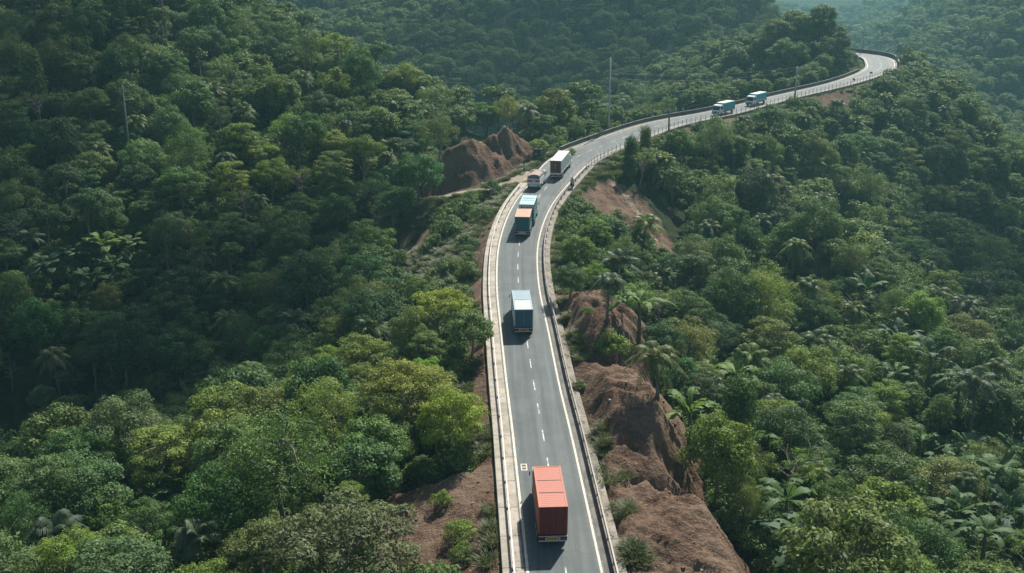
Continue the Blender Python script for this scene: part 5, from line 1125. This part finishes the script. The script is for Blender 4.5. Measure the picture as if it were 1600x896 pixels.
# kinds and tints drawn by place
kind = g.choice(len(TK), n, p=np.array([.19, .17, .13, .12, .13, .11, .06, .01, .08, .0]))
r_ = g.random(n)
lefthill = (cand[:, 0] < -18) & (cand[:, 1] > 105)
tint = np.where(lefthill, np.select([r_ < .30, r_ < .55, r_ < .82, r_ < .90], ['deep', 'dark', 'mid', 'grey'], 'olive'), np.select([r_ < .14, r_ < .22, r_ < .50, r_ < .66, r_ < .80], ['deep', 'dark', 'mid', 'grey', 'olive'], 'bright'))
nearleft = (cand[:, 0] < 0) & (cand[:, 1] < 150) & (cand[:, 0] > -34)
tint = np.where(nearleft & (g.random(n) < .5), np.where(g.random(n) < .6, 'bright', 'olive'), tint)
ridge_ = (cand[:, 1] > 200) & (cand[:, 0] > -60) & (cand[:, 0] < 5) & (cand[:, 1] < 290); tint = np.where(ridge_ & (g.random(n) < .45), 'bright', tint)  # bright tint puts the lit ridge crest into the leaf colour
# how much of each is seen
gw, gh = 480, 270; zb = np.full((gh, gw), -1, int); order = np.argsort(-D)
rp = cand[:, 3]*F/D*.3
for k_ in order:
    cx_, cy_, r0 = X[k_]*.3, Y[k_]*.3, rp[k_]; x0, x1, y0, y1 = int(max(0, cx_-r0)), int(min(gw, cx_+r0+1)), int(max(0, cy_-r0*.85)), int(min(gh, cy_+r0*.85+1))
    if x1 <= x0 or y1 <= y0: continue
    yy, xx = np.mgrid[y0:y1, x0:x1]; m_ = ((xx-cx_)/r0)**2+((yy-cy_)/(r0*.85))**2 < 1; zb[y0:y1, x0:x1][m_] = k_
vis = np.bincount(zb[zb >= 0], minlength=n)
NT = 300-len([h for h in HERO if h[3] != 'bamboo'])
ind = set(np.argsort(-vis)[:NT].tolist())
def zone(x, y, S, px, py):
    if y > 345 and x < 60 or y > 480: return 'on hazy hill'
    if x < -18 and y > 105 and S < 0: return 'on left hillside'
    if y > 300 and S < 0: return 'on hairpin knoll'
    if S < 0: return 'left of road'
    if y > 230: return 'below upper road'
    return 'right of road'
FORM = {'round': 'round-crowned', 'spread': 'open-crowned', 'layered': 'flat-tiered', 'airy': 'feathery', 'tall': 'bare-trunked', 'column': 'climber-hung', 'sparse': 'thin-leaved', 'bamboo': 'feathery'}
TW = {'mid': 'green', 'dark': 'dark', 'bright': 'bright green', 'yellow': 'yellow', 'grey': 'grey-green', 'deep': 'deep green', 'olive': 'olive', 'brown': 'brown'}
rest = []
HS = {'column': 1.0}
for k_ in range(n):
    x, y, z, R, side, S = cand[k_]; kd = TK[kind[k_]]; s = R/CR[kd]
    if kd in ('tall', 'sparse') and D[k_] < 135: s = min(s, .8)
    if kd == 'column' and D[k_] < 170: kind[k_] = 5; kd = 'airy'
    if kd == 'column': s = max(.7, R/3.4)
    sz = s*g.uniform(.82, 1.38); sz = max(sz, .62)
    if kd in ('tall', 'sparse'): sz = s*g.uniform(.95, 1.12)
    if 60 < x < 140 and 335 < y < 395 and kd in ('tall', 'sparse'): kind[k_] = 0; kd = 'round'; sz = s
    if D[k_] < 155 and X[k_] > 1350: s = min(s, .85); sz = min(sz, .8)
    if D[k_] < 150: sz = min(sz, 1.1)
    rz = g.uniform(0, 6.28)
    if k_ in ind:
        lab = '%s %s tree %s, %s' % (TW[tint[k_]], FORM[kd], zone(x, y, S, X[k_], Y[k_]), where(X[k_], Y[k_]))
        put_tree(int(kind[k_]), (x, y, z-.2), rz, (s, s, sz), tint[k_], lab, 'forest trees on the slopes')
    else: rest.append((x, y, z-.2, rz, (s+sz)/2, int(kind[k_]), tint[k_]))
# the rest of the forest: one object
tl = list(TINTS); items = []; key = {}
for i, kd in enumerate(TK[:9]):
    gq = np.random.default_rng(300+i); L, M = tree_parts(kd, gq, .42, .46); me = joined('forest_'+kd, L, M, M_LEAF, M_BARK)
    for t_ in ('mid', 'dark', 'bright', 'grey', 'deep', 'olive'): key[(i, t_)] = len(items); items.append((me, t_))
fc = hidden_coll('forest_kinds', items); A_ = rest
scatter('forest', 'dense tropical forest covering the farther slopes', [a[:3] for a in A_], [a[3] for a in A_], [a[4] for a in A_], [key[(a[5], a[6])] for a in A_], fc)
# bare branches by the gully edge
for k_, (px, py, lab) in enumerate(((562, 462, 'leafless grey bush at the gully edge left of the navy-doored truck'), (600, 440, 'leafless pale saplings just above the leafless grey bush'), (425, 640, 'dead branchy shrub beside the feathery bamboo clump'))):
    p = march(px, py, 2.); r = empty('bare_shrub', p); tag(r, lab, 'shrub'); gb = np.random.default_rng(k_+50)
    for j in range(7):
        a = gb.uniform(0, 6.28); e = np.array([math.cos(a)*gb.uniform(.6, 2.2), math.sin(a)*gb.uniform(.6, 2.2), gb.uniform(2.5, 4.8)]); m = MB(); m.tube([(0, 0, -.3), e*[.35, .35, .5], e], [.07, .045, .012], 5)
        for q in range(5): f = gb.uniform(.4, .95); b0 = e*[f*.7, f*.7, f]; m.tube([b0, b0+gb.normal(0, .35, 3)+[0, 0, .5], b0+gb.normal(0, .6, 3)+[0, 0, 1.0]], [.025, .016, .006], 4)
        m.build('branch', paint('dead_wood', (.30, .27, .22), .9), r)
# smaller palms and banana plants between the trees
pal = grid(-90, 190, 60, 330, 10.); pal = pal[frustum(np.c_[pal, gz(pal)+8], .03)]; u, side, S, L = usable(pal, 7); pal = pal[u]; S = S[u]; keepp = g.random(len(pal)) < np.where(S > 0, .72, .30); pal = pal[keepp]
pal = np.array([p for p in pal if all(np.hypot(p[0]-x, p[1]-y) > r+2 for x, y, r in taken)]); Pz = np.c_[pal, gz(pal)]; pal = Pz[seen(Pz+[0, 0, 8], 1.)]; X, Y, D = project(pal+[0, 0, 6.5]); pal = pal[clear_ok(X, Y, 3.0*F/D, 1.)]
pm = []
for i in range(4):
    gp = np.random.default_rng(500+i); fr, M = palm_parts(gp, 6.8+i*.8, 18, 3.7, .95+.22*i, .9, gp.uniform(-.8, .8)); L = Leaves()
    for f in fr: L.add(np.concatenate(f.V), np.concatenate(f.Q), np.concatenate(f.T))
    r = empty('palm_tree', (0, 0, -400)); r['category'] = 'palm tree'; link('trunk', mesh_np('trunk', np.concatenate(M.v), [M.q, M.t], [M_PBARK], True), r); link('crown', L.mesh('crown', M_PALM), r); pm.append(r)
for k_, p in enumerate(pal[:210]):
    tn = g.choice(['mid', 'grey', 'olive', 'deep', 'bright'], p=[.35, .15, .2, .05, .25]); sc = g.uniform(.75, 1.2)*(.72 if p[1] < 115 else 1); col = (*TINTS[tn], 1); X_, Y_, d_ = project(p+[0, 0, 7.5])
    if k_ < 4:
        r = pm[k_]; r.location = p; r.scale = (sc,)*3
        for c in r.children: c.color = col
    else: r = copy_thing(pm[k_ % 4], p, g.uniform(0, 6.28), (sc,)*3, col)
    tag(r, '%s palm %s, %s' % (TW[tn], zone(p[0], p[1], road_coords(p[None, :2])[0][0], X_, Y_), where(X_, Y_)), 'palm tree', 'palms among the forest trees')
# shrubs by the road
SHR = [shrub_parts(np.random.default_rng(700+i), .17+.03*(i % 2), 12+2*i, 1.3+.15*i) for i in range(3)]; SHM = []
for L, M in SHR: SHM.append((L.mesh('foliage', M_LEAF), mesh_np('stems', np.concatenate(M.v), [M.q, M.t], [M_BARK])))
sh = grid(-30, 60, 60, 255, 3.0); sh = sh[frustum(np.c_[sh, gz(sh)], .02)]; u, side, S, L = usable(sh, 1.3); sh, side, S = sh[u], side[u], S[u]; X, Y, D = project(np.c_[sh, gz(sh)+.8]); kp = ((clear_ok(X, Y, 1.0*F/D, .8) | ((S < 0) & (g.random(len(sh)) < .30) & (side > 2.6)))) & (side < 7) & (g.random(len(sh)) < np.where((S > 0) & (sh[:, 1] < 138), .10, .78)); sh, side, S = sh[kp], side[kp], S[kp]
SH_H = [(893,236,1.0,'bright','round green bush leaning over the left road edge past the white-roofed truck'), (690,788,.62,'bright','grassy bush in the middle of the left dirt patch'), (718,835,.85,'bright','leafy bush at the bottom beside the left dirt strip'), (722,872,.8,'mid','lowest leafy bush beside the left dirt strip'), (957,548,1.3,'bright','small bush in the notch between the upper two earth banks'), (918,496,.45,'bright','tuft of weeds on the topmost earth bank'), (985,430,1.4,'deep','dark shrub above the topmost earth bank'), (735,310,1.1,'bright','young bush at the lower edge of the dirt track'), (705,335,1.5,'mid','leafy bush below the dirt track'), (740,335,1.2,'olive','pale bush between the dirt track and the road strip'), (905,612,.6,'olive','weedy tuft on the flat top of the middle earth bank')]
sroot = []
def put_shrub(k, p, sc, tint, label, group):
    col = (*TINTS[tint], 1); k = k % 3
    if k >= len(sroot) :
        r = empty('shrub', p); r['category'] = 'shrub'; link('stems', SHM[k][1], r); link('foliage', SHM[k][0], r); sroot.append(r)
        for c in r.children: c.color = col
        r.scale = (sc,)*3
    else: r = copy_thing(sroot[k], p, g.uniform(0, 6.28), (sc, sc, sc*g.uniform(.8, 1.2)), col)
    r['label'] = label
    if group: r['group'] = group
    elif 'group' in r: del r['group']
for k_, (px, py, sc, tn, lab) in enumerate(SH_H):
    p = march(px, py, .6*sc)
    if px == 893: l_, s_ = on_road(894, 241); p = road_pt(l_, s_, -.05); sc = .75
    put_shrub(k_, p, sc*1.0, tn, lab, None)
for k_, q in enumerate(sh[:260]):
    p = np.array([*q, float(gz(q)[0])-.1]); X_, Y_, d_ = project(p+[0, 0, .8]); tn = g.choice(['mid', 'bright', 'olive', 'deep', 'grey']); 
    put_shrub(k_, p, g.uniform(.55, 1.25), tn, '%s shrub at the %s road verge, %s' % (TW[tn], 'right' if S[k_] > 0 else 'left', where(X_, Y_)), 'shrubs along the road verges')
# ground cover
ug = [shrub_parts(np.random.default_rng(800+i), .24, 8, 1.1) for i in range(4)]; items = []
for L, M in ug:
    me = joined('undergrowth_bush', L, None, M_LEAF, M_BARK)
    for t_ in ('mid', 'deep', 'olive', 'bright'): items.append((me, t_))
for i in range(2):
    L = fern_parts(np.random.default_rng(820+i)); me = joined('undergrowth_fern', L, None, M_PALM, M_BARK)
    for t_ in ('mid', 'bright'): items.append((me, t_))
U = []
for (x0, x1, y0, y1, st, sc) in ((-70, 75, 58, 160, 1.7, 1.0), (-110, 130, 160, 300, 2.5, 1.35), (-170, 220, 300, 420, 4.2, 2.3)):
    P = grid(x0, x1, y0, y1, st); P = P[frustum(np.c_[P, gz(P)+1], .06)]; u, side, S, L = usable(P, 1.6); P = P[u]; q = np.c_[P, gz(P)-.1]; q = q[seen(q+[0, 0, 2], 1.5)]; X, Y, D = project(q+[0, 0, .8]); q = q[clear_ok(X, Y, sc*1.4*F/D, .7) | ((q[:, 0] < 0) & (q[:, 1] < 185) & (g.random(len(q)) < .25))]; U.append(np.c_[q, sc*g.uniform(.6, 1.35, len(q))])
U = np.concatenate(U); r4 = g.choice(len(items), len(U))
scatter('undergrowth', 'low leafy undergrowth and ferns carpeting the slopes', U[:, :3], g.uniform(0, 6.28, len(U)), U[:, 3], r4, hidden_coll('undergrowth_kinds', items))
gm = [(joined('tuft', grass_parts(np.random.default_rng(840+i)), None, M_GRASS, M_BARK), 'mid' if i < 2 else 'olive') for i in range(3)]
P = np.concatenate([grid(-30, 50, 60, 150, .62), grid(-30, 60, 150, 260, 1.0), grid(60, 150, 255, 400, 1.7)]); P = P[frustum(np.c_[P, gz(P)], .02)]; ga = np.maximum(gattr(grass_, P)*(gattr(soil_, P) < .3), gattr(grasstop, P)*.8); P = P[g.random(len(P)) < ga]; S, L, Z, W = road_coords(P); P = P[np.abs(S) > np.where(S > 0, W+RSH, W+LSH)+.25]
scatter('grass', 'rough grass on the verges and earth banks', np.c_[P, gz(P)], g.uniform(0, 6.28, len(P)), g.uniform(.35, .85, len(P)), g.choice(3, len(P)), hidden_coll('grass_kinds', gm))
# clods and stones on the bare earth
cl = []
for i in range(3):
    m = MB(); gq = np.random.default_rng(900+i); bm = np.array([[sx, sy, sz] for sx in (-1, 1) for sy in (-1, 1) for sz in (-1, 1)])*.5*gq.uniform(.6, 1.1, (8, 3)); m.add(bm, [(0, 1, 3, 2), (4, 6, 7, 5), (0, 4, 5, 1), (2, 3, 7, 6), (0, 2, 6, 4), (1, 5, 7, 3)]); cl.append((mesh_np('clod', np.concatenate(m.v), [m.q], [paint('clod_earth%d' % i, [(.15, .09, .06), (.22, .15, .105), (.30, .26, .21)][i], .95)]), 'mid'))
P = grid(-20, 30, 60, 200, .75); P = P[(gattr(soil_, P) > .6)]; P = P[g.random(len(P)) < .5]; q = np.c_[P, gz(P)]
scatter('earth_clods', 'loose clods and stones on the bare brown earth', q, g.uniform(0, 6.28, len(q)), .045+.26*g.random(len(q))**7, g.choice(3, len(q), p=[.6, .3, .1]), hidden_coll('clod_kinds', cl))
print('TREES', n, 'ind', len(ind), 'minvis', vis[list(ind)].min(), 'rest', len(rest), 'palms', len(pal), 'shrubs', len(sh), 'under', len(U), 'grass', len(P))
# ------------------------------------------------------------------ the air
m = MB(); zb_, zt_ = float(GZ.min())-1.5, max(90., float(GZ.max())+20); m.box((200, 1150, (zb_+zt_)/2), (2500, 2700, zt_-zb_))
hz = m.build('haze', NM('air').m); k = NM('thin_haze'); v = k.n('ShaderNodeVolumePrincipled', {'Color': (*HAZE_COL, 1), 'Density': HAZE, 'Anisotropy': .25}); k.t.links.new(v.outputs[0], k.out.inputs['Volume']); hz.data.materials.clear(); hz.data.materials.append(k.m); tag(hz, 'thin blue-green haze over the valleys', kind='stuff')

# ------------------------------------------------------------------ unseen clouds added high above to cast shade on the slopes
k = NM('shade_cloud_vapour'); v = k.n('ShaderNodeVolumePrincipled', {'Color': (1, 1, 1, 1), 'Density': .024, 'Anisotropy': .3}); k.t.links.new(v.outputs[0], k.out.inputs['Volume']); M_SHADE_CLOUD = k.m
import bmesh
for (cx, cy_, ax, ay, az, rot) in SHADE_CLOUDS:
    zc = 560.; off = SUN[:2]/SUN[2]*zc; bm = bmesh.new(); bmesh.ops.create_icosphere(bm, subdivisions=5, radius=1.)
    V = np.array([v_.co[:] for v_ in bm.verts]); nn = 1+.22*fbm(V[:, 0]*1.7+cx, V[:, 1]*1.7+V[:, 2]*1.3, 4)+.10*fbm(V[:, 0]*5+cy_, V[:, 1]*5-V[:, 2]*4, 3)
    for v_, f in zip(bm.verts, nn): v_.co = Vector((v_.co.x*ax*f, v_.co.y*ay*f, v_.co.z*az*f))
    me = bpy.data.meshes.new('shade_cloud'); bm.to_mesh(me); bm.free(); me.materials.append(M_SHADE_CLOUD); o = link('shade_cloud', me, None, (cx+off[0], cy_+off[1], zc)); o.rotation_euler = (0, 0, rot); tag(o, 'unseen vapour mass added above the valley to shade the slopes', kind='structure')
